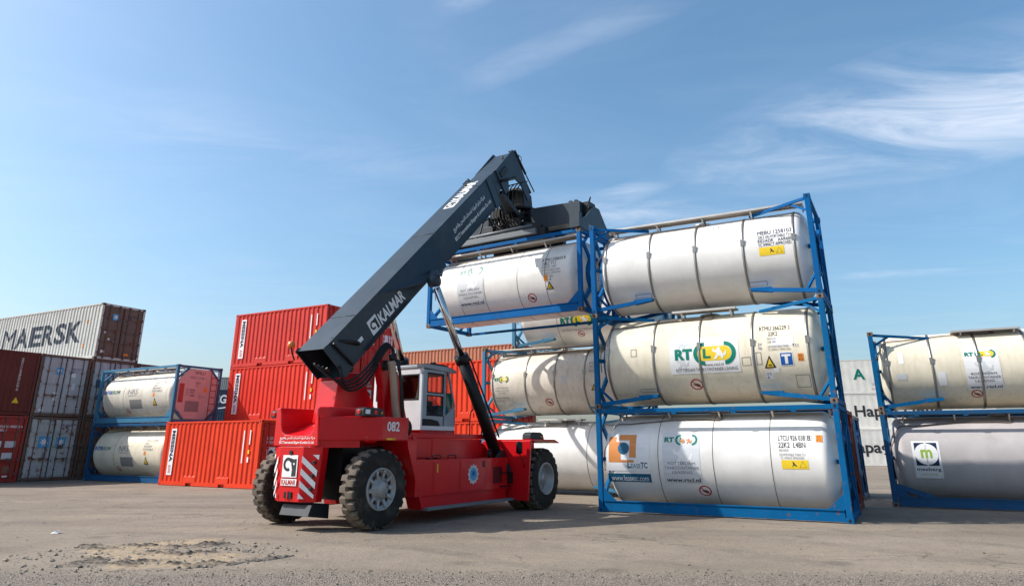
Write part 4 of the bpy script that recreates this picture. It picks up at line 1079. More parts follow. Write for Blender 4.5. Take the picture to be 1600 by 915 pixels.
# badge and stripes on the lower block
def face_fn(p0, p1, z0=.55, z1=1.62):
    """face between plan points p0 and p1 (top), narrowing to .84 at the bottom; u 0..1 along, s = height"""
    def f(u, s, off):
        k = .84+(s-z0)/(z1-z0)*.16
        a, b = Vector((p0[0], p0[1]*k, s)), Vector((p1[0], p1[1]*k, s))
        n_ = Vector((-(b.y-a.y), (b.x-a.x), 0)); n_.normalize()
        if n_.x > 0: n_ = -n_
        q = a.lerp(b, u)+n_*(off+.018)
        return tuple(q + Vector((.0, 0, 0)))
    return f
d = Decals(rs, lambda u, s, off: (-1.112-off, -u, s))
d.rect('badge', WHT, -.22, .22, 1.02, 1.45)
d.ring('badge', INK, -.06, 1.27, .075, .135, 20, 300, layer=1)
d.poly('badge', INK, [(.0, 1.40), (.10, 1.37), (.19, 1.38), (.19, 1.04), (.06, 1.04), (.07, 1.14), (.03, 1.22), (.05, 1.32)], 1); d.poly('badge', WHT, [(.0, 1.31), (.03, 1.31), (.08, 1.16), (.05, 1.14)], 2); d.disc('badge', WHT, .12, 1.28, .022, 2)
d.rect('badge', WHT, -.23, .23, .86, .99); d.text('lettering', REDD, 'KALMAR', -.21, .21, .875, .975, 1, bold=.03)
d.done()
for nm_, (p0, p1, sg) in enumerate((((-1.11, -.36), (-.93, -.72), 1), ((-1.11, .36), (-.93, .70), -1))):
    d = Decals(rs, face_fn(p0, p1))
    for k in range(-1, 4):
        zt = 1.44-.235*k; pts = [(.0, zt), (1.0*.9, zt-.28), (.9, zt-.40), (.0, zt-.12)]
        pts = [(u, max(.62, min(1.46, z))) for u, z in pts]
        if k == -1: pts = [(.55, 1.46), (.9, 1.46), (.9, 1.36)]
        if k == 3: pts = [(0, .735), (.35, .62), (0, .62)]
        d.poly('hazard_stripe', WHT, pts, 0)
    d.done()
mb = MB()
for z in (1.31, 1.06, .80):
    for y, x in ((-.62, -1.005), (.60, -1.0)):
        mb.lathe([(0, .0), (-.03, .02), (-.03, .035), (0, .04)], (x, y*(.84+(z-.55)/1.07*.16), z), (1, 0, 0), 14)
mb.build('rubber_stop', BLK, rs)
# Arabic line: letters in joined forms, written right to left
AR = {'ش': 'ﺵﺶﺷﺸ', 'ر': 'ﺭﺮﺭﺮ', 'ك': 'ﻙﻚﻛﻜ', 'ة': 'ﺓﺔﺓﺔ', 'ب': 'ﺏﺐﺑﺒ', 'د': 'ﺩﺪﺩﺪ', 'ا': 'ﺍﺎﺍﺎ', 'ل': 'ﻝﻞﻟﻠ', 'و': 'ﻭﻮﻭﻮ', 'ي': 'ﻱﻲﻳﻴ', 'خ': 'ﺥﺦﺧﺨ', 'م': 'ﻡﻢﻣﻤ', 'ت': 'ﺕﺖﺗﺘ', 'ح': 'ﺡﺢﺣﺤ', 'ن': 'ﻥﻦﻧﻨ', 'ق': 'ﻕﻖﻗﻘ', 'ف': 'ﻑﻒﻓﻔ', 'غ': 'ﻍﻎﻏﻐ'}
NOJ = 'اردوة'
def arabic(s):
    out = ''
    for w_ in s.split(' '):
        g = ''
        for i, ch in enumerate(w_):
            pj = i > 0 and w_[i-1] not in NOJ; nj = i < len(w_)-1 and ch not in NOJ
            g += AR[ch][(3 if nj else 1) if pj else (2 if nj else 0)]
        out += g+' '
    return out.strip()[::-1]
ATXT = arabic('شركة بدكو الدولية لخدمات الشحن والتفريغ'); ETXT = 'BDCT International Shipping & Logistics Co. Ltd.'
d = Decals(rs, lambda u, s, off: (-1.03-off-.001, -u, s))
d.text('lettering', WHT, ATXT, -.47, .58, 1.745, 1.82, 1, bold=.02); d.text('lettering', WHT, ETXT, -.48, .56, 1.66, 1.73, 1, bold=.02); d.done()
d = Decals(rs, lambda u, s, off: (u, -1.501-off, s))
d.text('lettering', WHT, '082', .10, .50, 1.93, 2.13, 1, bold=.025); d.rect('marking', YEL, .10, .30, 1.752, 1.79); d.rect('marking', ORG, .30, .4, 1.752, 1.79); d.done()
# --- chassis
mb = MB()
mb.box(.8, 7.0, -.62, .62, .62, 1.70)                                              # spine
for sg in (-1, 1):
    a_, b_ = (sg*.62, sg*1.08)
    mb.box(.80, 4.3, min(a_, b_), max(a_, b_), .6, 1.79)
mb.box(5.1, 7.2, -1.0, 1.0, .9, 1.70)
mb.build('chassis', KRED, rs)
mb = MB(); mb.box(-.2, .2, -1.1, 1.1, .55, 1.0); mb.tube([(0, -1.3, .787), (0, 1.3, .787)], .16, 14); mb.box(-.45, .8, -.8, .8, 1.0, 1.62); mb.build('axle', KBLACK, rs)  # upper black box stands in for the shade under the fender
mb = MB(); mb.box(5.75, 6.25, -1.6, 1.6, .55, 1.05); mb.build('axle', KBLACK, rs)
for sg in (-1, 1):
    mb = MB()
    def yb(a, b): return (min(sg*a, sg*b), max(sg*a, sg*b))
    y0, yy = yb(1.12, 1.5)
    mb.box(1.12, 4.95, y0, yy, .56, 1.335, .015)
    mb.prism([(.82, 1.73), (1.119, 1.73), (1.119, 1.33), (1.16, .32), (1.40, .32), (1.22, 1.34), (1.119, 1.34), (1.0, 1.733)], XZ, y0, yy) if False else None
    pq = [(.80, 1.735), (1.118, 1.735), (1.118, 1.3), (1.45, .30), (1.38, .30), (.82, 1.60)]
    mb.prism(pq, XZ, *yb(1.10, 1.503))
    mb.box(1.42, 4.9, *yb(1.13, 1.46), .32, .558)
    for x in (2.75,): mb.box(x, x+.008, *yb(1.4, 1.503), .56, 1.33)
    for x in (1.72, 3.90): mb.box(x, x+.008, *yb(1.4, 1.503), .58, 1.31)
    mb.build('side_tank', KRED, rs)
    mb = MB(); mb.box(1.45, 5.05, *yb(1.38, 1.62), .27, .335, .008); mb.build('side_step', KGREY, rs)
    mb = MB(); mb.box(1.1, 4.98, *yb(1.0, 1.082), 1.80, 1.915, .01); mb.box(1.1, 4.28, *yb(.6, 1.0), 1.80, 1.82); mb.box(1.45, 1.62, *yb(1.083, 1.10), 1.70, 1.87); mb.build('deck_rail', KRED, rs)
    # front fender: transverse plate behind the drive wheels and the arch over them
    mb = MB()
    mb.prism([(sg*.62, .30), (sg*2.05, .27), (sg*2.14, 1.765), (sg*.62, 1.765)], lambda a, b, d: (d, a, b), 5.04, 5.10, .01)
    mb.prism([(5.10, 1.765), (6.35, 1.765), (6.62, 1.70), (6.66, 1.72), (6.38, 1.80), (5.10, 1.80)], XZ, *yb(1.05, 2.14))
    mb.prism([(4.3, .5), (5.04, .5), (5.04, 1.60), (4.3, 1.60)], XZ, *yb(.62, .66))
    mb.build('front_fender', KRED, rs)
    lamp = MB(); lamp.prism([(5.25, 1.802), (6.0, 1.802), (5.95, 1.93), (5.8, 1.985), (5.4, 1.985), (5.27, 1.93)], XZ, *yb(1.75, 2.02), .015); lo_ = lamp.build('headlight', KDARK, rs)
    l2 = MB(); l2.box(5.80, 5.90, *yb(2.021, 2.026), 1.84, 1.88); l2.build('indicator_lens', LAMPA, lo_)
    # rear lamp cluster on the fender
    lamp = MB(); lamp.prism([(-.55, 2.227), (.10, 2.227), (.07, 2.36), (-.06, 2.40), (-.48, 2.40), (-.55, 2.36)], XZ, *yb(1.18, 1.42), .012); lo_ = lamp.build('tail_light', KDARK, rs)
    l2 = MB(); l2.lathe([(0, 0), (.03, .04), (0, .052)], (-.556, sg*1.30, 2.31), (-1, 0, 0), 14); l2.tube([(-.19, sg*1.425, 2.31), (-.19, sg*1.43, 2.31)], .05, 14); l2.build('red_lens', LAMPR, lo_)
    l2 = MB(); l2.tube([(.0, sg*1.425, 2.30), (.0, sg*1.43, 2.30)], .03, 12); l2.build('amber_lens', LAMPA, lo_)
    l2 = MB(); l2.box(-.5, -.36, *yb(1.42, 1.426), 2.27, 2.36); l2.build('clear_lens', LAMPW, lo_)
d = Decals(rs, lambda u, s, off: (u, -1.512-off, s))
for i in range(12): d.poly('crest', WHT, [(3.32+.20*math.cos(2*PI*i/12-.2), .97+.20*math.sin(2*PI*i/12-.2)), (3.32+.24*math.cos(2*PI*i/12), .97+.24*math.sin(2*PI*i/12)), (3.32+.20*math.cos(2*PI*i/12+.2), .97+.20*math.sin(2*PI*i/12+.2)), (3.32, .97)])
d.disc('crest', WHT, 3.32, .97, .20, 0); d.disc('crest', LIGHTBL, 3.32, .97, .145, 1); d.disc('crest', TBLUE, 3.32, .99, .06, 2); d.rect('marking', YEL, 1.86, 1.9, 1.05, 1.24); d.rect('marking', INK, 3.72, 3.82, 1.12, 1.27)
d.done()
# mirror and bits on the front plate
mb = MB(); mb.tube(smooth([(5.02, -1.95, 1.10), (4.9, -2.0, 1.2), (4.86, -1.92, 1.42)], 4), .014, 6); mb.lathe([(-.16, .02), (-.13, .085), (.13, .085), (.16, .02)], (4.86, -1.9, 1.58), (0, 0, 1), 14); mb.build('mirror', KBLACK, rs)
mb = MB()
for k in range(5):
    z = .07*k; mb.tube(smooth([(4.75, -1.0-.03*k, 1.25), (4.95, -1.25-.03*k, 1.30+z*.3), (5.0-.03*k, -1.5, 1.12), (4.96, -1.56+.02*k, .85)], 5), .022, 8)
mb.box(4.9, 5.03, -1.6, -1.42, .70, .98); mb.build('hydraulic_hoses', KBLACK, rs)
mb = MB(); mb.tube([(4.35, -1.3, 1.34), (4.35, -1.3, 1.5)], .05, 12); mb.tube([(4.35, -1.3, 1.5), (4.35, -1.3, 1.56)], .035, 12); mb.tube([(1.75, -1.32, 1.34), (1.75, -1.32, 1.38)], .06, 12); mb.tube([(2.05, -1.32, 1.34), (2.05, -1.32, 1.38)], .06, 12); mb.build('filler_cap', KBLACK, rs)
mb = MB()
for sg in (-1, 1):
    for x in (1.2, 2.0, 2.68, 2.82, 3.6, 4.4, 4.86):
        for z in (.64, 1.26): mb.tube([(x, sg*1.499, z), (x, sg*1.512, z)], .014, 6)
    for x in (-.6, -.2, .2, .6):
        mb.tube([(x+.1, sg*1.499, 1.80), (x+.1, sg*1.509, 1.80)], .012, 6)
mb.build('bolt', KGREY, rs)
mb = MB()      # grab rails, access ladder and slots in the deck side
for x in (1.75, 2.35): mb.tube(smooth([(x, -1.45, 1.34), (x, -1.47, 1.42), (x+.28, -1.47, 1.42), (x+.28, -1.45, 1.34)], 4), .013, 6)
mb.tube(smooth([(4.25, -1.10, 1.90), (4.25, -1.12, 2.45), (3.75, -1.12, 2.50), (3.72, -1.10, 1.90)], 4), .016, 7)
for z in (.62, .95): mb.box(4.55, 4.93, -1.56, -1.50, z, z+.03)
mb.build('grab_rail', KBLACK, rs)
mb = MB()
for k in range(9): mb.box(4.22+.05*k, 4.25+.05*k, -1.506, -1.4, .72, 1.12)
mb.build('vent_grille', KBLACK, rs)
mb = MB()
for x0_, x1_, z0_, z1_ in ((1.22, 2.10, 1.36, 1.76), (2.2, 3.2, 1.36, 1.76)):
    mb.box(x0_, x1_, -1.095, -1.07, z0_, z1_, .008)
mb.box(1.76, 2.72, -1.512, -1.49, .60, 1.29, .006); mb.box(2.79, 3.86, -1.512, -1.49, .60, 1.29, .006)
mb.build('service_panel', KRED, rs)
# --- mast towers that carry the boom
for sg in (-1, 1):
    mb = MB()
    tp = [(.92, 2.20), (.84, 2.9), (.66, 3.46), (.80, 3.72), (.94, 3.74), (1.14, 3.58), (1.58, 2.2), (1.58, 1.7), (.92, 1.7)]
    ya, yc = sorted((sg*.46, sg*.66)); mb.prism(tp, XZ, ya, yc, .015)
    ya, yc = sorted((sg*.66, sg*.80)); mb.prism([(1.0, 2.1), (1.15, 3.3), (1.60, 2.1)], XZ, ya, yc)
    mb.m = 1; mb.tube([(.85, sg*.44, 3.42), (.85, sg*.72, 3.42)], .12, 16)
    mb.build('mast_tower', [KRED, KBLACK], rs)
mb = MB(); mb.prism([(-.35, 2.1), (-.22, 3.02), (.02, 3.20), (.36, 3.22), (.62, 3.0), (1.1, 2.3), (1.1, 2.1)], XZ, -.30, .30, .02); mb.build('mast_bracket', KRED, rs)
mb = MB(); mb.tube(smooth([(.80, -.90, 3.50), (.88, -.92, 3.1), (.97, -.92, 2.6), (1.08, -.92, 2.12)], 5), .085, 12); mb.build('exhaust_pipe', paint('heat_tan_steel', (.38, .28, .20), .5, .3, metal=.2), rs)
mb = MB()
for k in range(4): mb.tube(smooth([(.95+.03*k, -.92, 3.55), (1.05+.02*k, -.97, 3.1), (1.16+.03*k, -.95, 2.5), (1.35, -.9, 2.1), (1.5, -.95, 1.93)], 5), .018, 7)
mb.lathe([(0, .0), (0, .19), (.2, .19), (.2, 0)], (1.22, -1.10, 2.02), (0, 1, 0), 16); mb.build('hose_bundle', KBLACK, rs)
# --- boom (local frame t along, w down from the top, y across)
BO = Vector((-.85, 0, 3.63)); bd = Vector((.717, 0, .697)).normalized(); bn = Vector((.697, 0, -.717)).normalized()
BP = lambda t_, w_, y: tuple(BO+bd*t_+bn*w_+Vector((0, y, 0)))
hb = .42
mb = MB()
bm = bmesh.new()
side = [(0, 0), (8.80, 0), (8.72, 1.0), (5.9, .95), (4.3, .88), (1.5, .83), (.13, .87)]
L_ = [bm.verts.new(BP(a, b, -hb)) for a, b in side]; R_ = [bm.verts.new(BP(a, b, hb)) for a, b in side]
bm.faces.new(L_); bm.faces.new(R_[::-1]); k = len(side)
for i in range(k):
    if i == k-1: continue                      # rear end left open: a recess follows
    bm.faces.new((L_[i], R_[i], R_[(i+1) % k], L_[(i+1) % k]))
bmesh.ops.recalc_face_normals(bm, faces=bm.faces[:])
mb.frombm(bm)
mb.m = 1
mb.add([BP(.6, .02, -hb+.02), BP(.6, .02, hb-.02), BP(.7, .85, hb-.02), BP(.7, .85, -hb+.02)], [(0, 1, 2, 3)])
mb.m = 0
for sg in (-1, 1):                              # rim of the rear end and flared cylinder lug
    mb.prism([(-.03, -.02), (.10, -.02), (.22, .89), (.10, .89)], lambda a, b, d: BP(a, b, d), sg*(hb+.0), sg*(hb+.02))
    A, B, C_, D_, E_ = BP(2.16, .03, sg*(hb+.004)), BP(5.0, .05, sg*(hb+.004)), BP(4.74, .88, sg*(hb+.20)), BP(3.9, .80, sg*(hb+.32)), BP(3.1, .48, sg*(hb+.15))
    Z0, Z1 = BP(4.0, .87, sg*hb), BP(4.74, .90, sg*hb)
    fs = [(0, 1, 2, 3), (0, 3, 4), (4, 3, 5), (3, 2, 6, 5), (1, 6, 2), (0, 4, 5)]
    if sg > 0: fs = [f[::-1] for f in fs]
    mb.add([A, B, C_, D_, E_, Z0, Z1], fs)
mb.box(0, 0, 0, 0, 0, 0) if False else None
# welded head collar
for sg in (-1, 1): mb.prism([(8.55, -.02), (8.86, -.02), (8.78, 1.04), (8.47, 1.04)], lambda a, b, d: BP(a, b, d), sg*hb, sg*(hb+.03))
boom = mb.build('boom', [KBOOM, KBLACK], rs)
d = Decals(boom, lambda u, s, off: BP(u, -s, -hb-off))
# low KALMAR on the near side
d.poly('badge', WHT, [(1.42, -.34), (1.78, -.34), (1.78, -.72), (1.42, -.72)], 0); d.ring('badge', INK, 1.57, -.52, .06, .11, 20, 300, layer=1); d.poly('badge', INK, [(1.62, -.42), (1.74, -.40), (1.74, -.68), (1.66, -.68), (1.66, -.52)], 1)
d.text('lettering', WHT, 'KALMAR', 1.83, 2.95, -.70, -.40, 1, bold=.03)
d.text('lettering', WHT, ATXT, 5.95, 8.1, -.50, -.32, 1, bold=.02); d.text('lettering', WHT, ETXT, 5.85, 8.35, -.74, -.59, 1, bold=.02)
d.rect('marking', WHT, .93, 1.1, -.58, -.48)
d.done()
d = Decals(boom, lambda u, s, off: BP(u, -off, s))
d.poly('badge', WHT, [(6.75, .22), (6.75, -.16), (7.18, -.16), (7.18, .22)], 0); d.ring('badge', INK, 6.93, .06, .07, .13, 30, 300, layer=1); d.poly('badge', INK, [(6.98, .1), (7.12, .12), (7.12, -.1), (7.0, -.1)], 1)
d.text('lettering', WHT, 'KALMAR', 7.24, 8.55, .22, -.16, 1, bold=.035) if False else d.text('lettering', WHT, 'KALMAR', 7.24, 8.55, -.16, .22, 1, bold=.035)
d.done()
mb = MB()      # telescoping inner section and tip knuckle
hi = .36
for sg in (-1, 1):
    pass
mb.prism([(8.5, .05), (10.78, .05), (10.72, .30), (10.2, .55), (9.6, .60), (8.5, .93)], lambda a, b, d: BP(a, b, d), -hi, hi)
for sg in (-1, 1):
    pts = [BP(9.35, .05, 0), BP(10.85, -.02, 0), BP(10.95, .10, 0), BP(10.92, 1.15, 0), BP(10.78, 1.78, 0), BP(10.52, 1.78, 0), BP(10.50, 1.15, 0), BP(10.22, .70, 0), BP(9.85, .66, 0), BP(9.62, .93, 0), BP(9.35, .93, 0)]
    pl = [(p_[0], p_[2]) for p_ in pts]; a_, b_ = sorted((sg*hi, sg*(hi+.05)))
    mb.prism(pl, XZ, a_, b_, .006)
mb.build('boom_extension', KBOOM, rs)
mb = MB()
for k, (a, b, y) in enumerate(((10.9, .0, -.30), (10.9, .0, -.22))): mb.tube([BP(10.92, .02, y), BP(11.06, .75, y), BP(11.02, 1.15, y), BP(11.1, 1.75, y+.02)], .04-.012*k, 8)
mb.tube([BP(10.95, .05, -.41), BP(11.05, 1.0, -.41)], .045, 8); mb.tube([BP(11.05, 1.0, -.41), BP(11.15, 1.75, -.41)], .022, 8)
mb.tube(smooth([BP(10.95, .25, -.2), BP(11.25, .3, -.25), BP(11.4, .5, -.3), BP(11.15, .62, -.32)], 6), .012, 6); mb.tube(smooth([BP(10.95, .2, -.1), BP(11.3, .25, -.15), BP(11.45, .45, -.2), BP(11.12, .66, -.22)], 6), .012, 6)
mb.bar(BP(8.85, .03, -.40), BP(8.85, 1.45, -.40), .09, .09); mb.bar(BP(9.25, .8, -.2), BP(9.72, 1.95, -.2), .34, .16); mb.bar(BP(9.5, .3, -.425), BP(10.0, .3, -.425), .03, .2)
mb.tube([BP(9.35, .45, -.43), BP(10.3, .8, -.44)], .05, 8)
for t_, y in ((8.3, .2), (8.7, .3), (10.2, -.3)): mb.box(BP(t_, -.03, y)[0]-.03, BP(t_, -.03, y)[0]+.03, y-.03, y+.03, BP(t_, 0, y)[2]-.02, BP(t_, 0, y)[2]+.08)
mb.build('tilt_damper', KBLACK, rs)
# hoses along the rear of the boom
mb = MB()
def bp(p): return p
for k in range(4):
    o = .06*k
    mb.tube(smooth([(-.75+o*.5, -.05-.1*k, 3.35-o*.6), (-.55+o, -.34, 3.07-o*.3), (-.30+o, -.50, 2.98-o), (.05+o, -.53-.02*k, 3.08-o), (.45+o*.8, -.55, 3.40-o), (.72, -.60-.03*k, 3.80-o*.9), (.86, -.68-.03*k, 3.93-o*.6), (.92, -.80-.02*k, 3.80-o*.3), (.92-.02*k, -.86, 3.55)], 6), .028, 8)
mb.tube([(-.38, -.46, 3.30), (-.25, -.50, 2.88)], .03, 8); mb.lathe([(-.1, .0), (-.1, .09), (.1, .09), (.1, 0)], (.88, -.88, 3.58), (.3, 0, -1), 14)
mb.tube([BP(.35, .02, -.36), BP(.9, .55, -.44)], .05, 10)
mb.bar(BP(.25, .05, -.44), BP(.45, .8, -.45), .10, .04)
for y in (-.47, -.50): mb.tube([BP(1.0, .80+.6*(y+.5), y), BP(3.0, .80+.6*(y+.5), y)], .014, 6)
for t_ in (5.4, 6.6, 7.8): mb.box(*[c for p_ in zip((BP(t_, .9, -.44)), (BP(t_+.05, .93, -.40))) for c in sorted(p_)])
mb.build('boom_hoses', KBLACK, boom)
mb = MB()      # weld seams and edge plates
for a_ in (.02, .93):
    mb.tube([BP(5.2, a_, -.421), BP(8.5, a_, -.421)], .009, 5)
for t_ in (1.25, 5.1, 8.1): mb.tube([BP(t_, -.004, -.40), BP(t_, -.004, .40)], .008, 5)
mb.build('weld_seam', KBOOM, boom)
mb = MB(); mb.tube([(-.78, .55, 3.45), (-.85, .58, 3.62), (-.88, .58, 3.72)], .018, 8); mb.m = 1; mb.lathe([(0, .0), (0, .075), (.06, .085), (.13, .07), (.15, 0)], (-.88, .58, 3.72), (0, 0, 1), 16); mb.build('beacon', [KBLACK, LAMPA], rs)
# --- lift cylinders
for sg in (-1, 1):
    foot, top = Vector((4.78, sg*1.26, 1.36)), Vector((2.36, sg*.84, 5.70)); dv = top-foot; k = .575
    cyl = MB(); cyl.tube([foot, foot+dv*k], .155, 24); cyl.tube([foot+dv*(k-.035), foot+dv*(k+.01)], .19, 24); cyl.tube([foot+Vector((0, -.2, 0)), foot+Vector((0, .2, 0))], .17, 16)
    c0 = foot+dv*(k-.03); cyl.tube([c0+Vector((.12, sg*.16, .05)), foot+dv*.1+Vector((.12, sg*.18, .05))], .022, 8)
    cyl.tube([c0+Vector((.12, sg*.16, .05)), c0+Vector((.05, sg*.14, .1))], .03, 8)
    co = cyl.build('lift_cylinder', KBLACK, rs)
    rd = MB(); rd.tube([foot+dv*k, foot+dv*.965], .095, 24); rd.build('piston_rod', CHROME, co)
    lug = MB(); lug.lathe([(-.12, .0), (-.12, .15), (.12, .15), (.12, 0)], top, (0, 1, 0), 20); lug.bar(top+Vector((-.04, 0, -.04)), top+Vector((.22, -sg*.14, .26)), .20, .26); lug.bar(top+Vector((.02, sg*.10, .14)), top+Vector((.30, -sg*.1, .40)), .24, .05); lug.build('rod_eye', KBOOM, co)
# --- cab
cb = bpy.data.objects.new('cab', None); COL.objects.link(cb); cb.parent = rs
yN, yF = -.78, .78; X0c, X1c, zb, zt = 2.10, 3.50, 2.0, 3.50
mb = MB()
# shell: floor, rear wall with window hole, side posts
mb.box(X0c, X1c-.02, yN, yF, zb, zb+.10)
mb.box(X0c-.001, X0c+.06, yN, yF, zb+.10, 2.72); mb.box(X0c, X0c+.06, yN, yN+.10, 2.72, zt-.12); mb.box(X0c, X0c+.06, yF-.10, yF, 2.72, zt-.12); mb.box(X0c, X0c+.06, yN, yF, zt-.18, zt)
mb.build('rear_wall', CABW, cb)
mb = MB()
for y in (yN, yF-.055):
    ya, yb_ = y, y+.055
    so = y if y < 0 else y
    mb.box(X0c+.06, X0c+.22, ya, yb_, zb+.1, zt-.05); mb.box(X0c+.22, X1c-.46, ya, yb_, zb+.1, zb+.34); mb.box(X1c-.52, X1c-.42, ya, yb_, zb+.1, zt-.05); mb.box(X0c+.22, X1c-.52, ya, yb_, zt-.12, zt-.05)
    mb.box(X0c+.22, X1c-.52, ya, yb_, 2.83, 2.89)
    mb.prism([(X1c-.42, zb+.1), (X1c-.01, zb+.1), (X1c-.0, zb+.62), (X1c-.42, zb+.34)], XZ, ya, yb_)
    mb.bar((X1c-.01, (ya+yb_)/2, zb+.60), (X1c-.30, (ya+yb_)/2, zt-.05), .04, .05)
mb.box(X1c-.05, X1c, yN, yF, zb+.1, zb+.5)
mb.build('cab_frame', CABG, cb)
mb = MB()
mb.prism([(X0c-.03, zt-.02), (X0c-.03, zt+.05), (X0c+.2, zt+.075), (X1c-.35, zt+.07), (X1c-.02, zt-.01), (X1c-.02, zt-.06), (X1c-.3, zt-.05)], XZ, yN-.03, yF+.03, .01); mb.build('roof', CABG, cb)
mb = MB(); mb.prism([(X0c+.2, zt+.077), (X1c-.3, zt+.077), (X1c+.06, zt-.0), (X1c+.06, zt+.02), (X1c-.3, zt+.1), (X0c+.2, zt+.1)], XZ, yN+.05, yF-.05); mb.tube([(X0c+.3, yN, zt+.11), (X1c-.4, yN, zt+.10)], .015, 6); mb.box(X1c-.9, X1c-.8, yN+.05, yN+.15, zt+.07, zt+.16); mb.build('sun_visor', KDARK, cb)
def pane(name, pts, fn, d0):
    mb = MB(); c_ = [Vector(fn(a, b, d0)) for a, b in pts]; mb.add(c_, [tuple(range(len(c_)))]); return mb.build(name, GLASS, cb)
for nm_, y in (('side_window', yN+.02), ('side_window', yF-.02)):
    pane(nm_, [(X0c+.22, 2.89), (X1c-.52, 2.89), (X1c-.52, zt-.12), (X0c+.22, zt-.12)], XZ, y); pane('door_window', [(X0c+.22, zb+.34), (X1c-.52, zb+.34), (X1c-.52, 2.83), (X0c+.22, 2.83)], XZ, y)
    pane('quarter_window', [(X1c-.42, zb+.34), (X1c-.02, zb+.62), (X1c-.30, zt-.05), (X1c-.42, zt-.05)], XZ, y)
mb = MB(); mb.add([(X1c-.01, yN+.03, zb+.55), (X1c-.01, yF-.03, zb+.55), (X1c-.30, yF-.03, zt-.05), (X1c-.30, yN+.03, zt-.05)], [(0,1,2,3)]); mb.build('windscreen', GLASS, cb)
mb = MB(); mb.add([(X0c+.02, yN+.1, 2.72), (X0c+.02, yF-.1, 2.72), (X0c+.02, yF-.1, zt-.18), (X0c+.02, yN+.1, zt-.18)], [(0,1,2,3)]); mb.build('rear_window', GLASSD, cb)
mb = MB()      # rubber seals round the side windows
for (a, b, c_, e_) in ((X0c+.215, X1c-.515, 2.885, zt-.115), (X0c+.215, X1c-.515, zb+.335, 2.835)):
    for q in ((a, b, c_, c_+.03), (a, b, e_-.03, e_), (a, a+.03, c_, e_), (b-.03, b, c_, e_)): mb.box(q[0], q[1], yN-.006, yN+.01, q[2], q[3])
for q in ((yN+.085, yF-.085, 2.70, 2.74), (yN+.085, yF-.085, zt-.2, zt-.17)): mb.box(X0c-.006, X0c+.01, q[0], q[1], q[2], q[3])
for y in (yN+.085, yF-.11): mb.box(X0c-.006, X0c+.01, y, y+.03, 2.70, zt-.17)
mb.box(X1c-.475, X1c-.468, yN-.005, yN+.01, zb+.1, zt-.05)
mb.prism([(X0c+.06, zb+.10), (X1c-.62, zb+.10), (X1c-.72, zb+.22), (X1c-1.0, zb+.26), (X0c+.06, zb+.26)], XZ, yN-.006, yN-.001); mb.build('window_seal', BLK, cb)
mb = MB(); mb.box(2.45, 2.95, -.25, .25, 2.45, 2.58, .03); mb.prism([(2.40, 2.5), (2.55, 2.5), (2.42, 3.2), (2.30, 3.18)], XZ, -.23, .23, .03); mb.box(2.5, 2.9, -.2, .2, 2.12, 2.45); mb.box(2.5, 2.95, -.48, -.36, 2.55, 2.72, .02); mb.box(2.2, 3.3, -.7, .7, 3.36, 3.39); mb.box(2.17, 2.2, -.66, .66, 2.12, 2.70); mb.build('seat_and_dark_lining', KBLACK, cb)  # headliner and black back panel added to darken the cab inside
mb = MB(); mb.box(3.1, 3.5, -.55, .5, 2.12, 2.62, .03); mb.lathe([(0, .165), (.02, .18), (.03, .165), (.02, .15), (0, .165)], (3.08, 0, 2.88), (-.5, 0, .8), 20); mb.tube([(3.25, 0, 2.6), (3.08, 0, 2.88)], .03, 8); mb.build('dashboard', KDARK, cb)
mb = MB(); mb.prism([(3.28, 2.45), (3.5, 2.6), (3.42, 2.95), (3.3, 2.85)], XZ, -.70, -.45, .02); mb.build('sun_blind', TEALF, cb)
mb = MB(); mb.box(2.2, 3.6, -.7, .7, 1.915, 2.02); mb.build('cab_base', KRED, cb)
d = Decals(cb, lambda u, s, off: (u, yN-.006-off, s)); d.text('lettering', WHT, 'CUMMINS', X0c+.12, X0c+.5, zb+.13, zb+.19, 1); d.done() if False else None

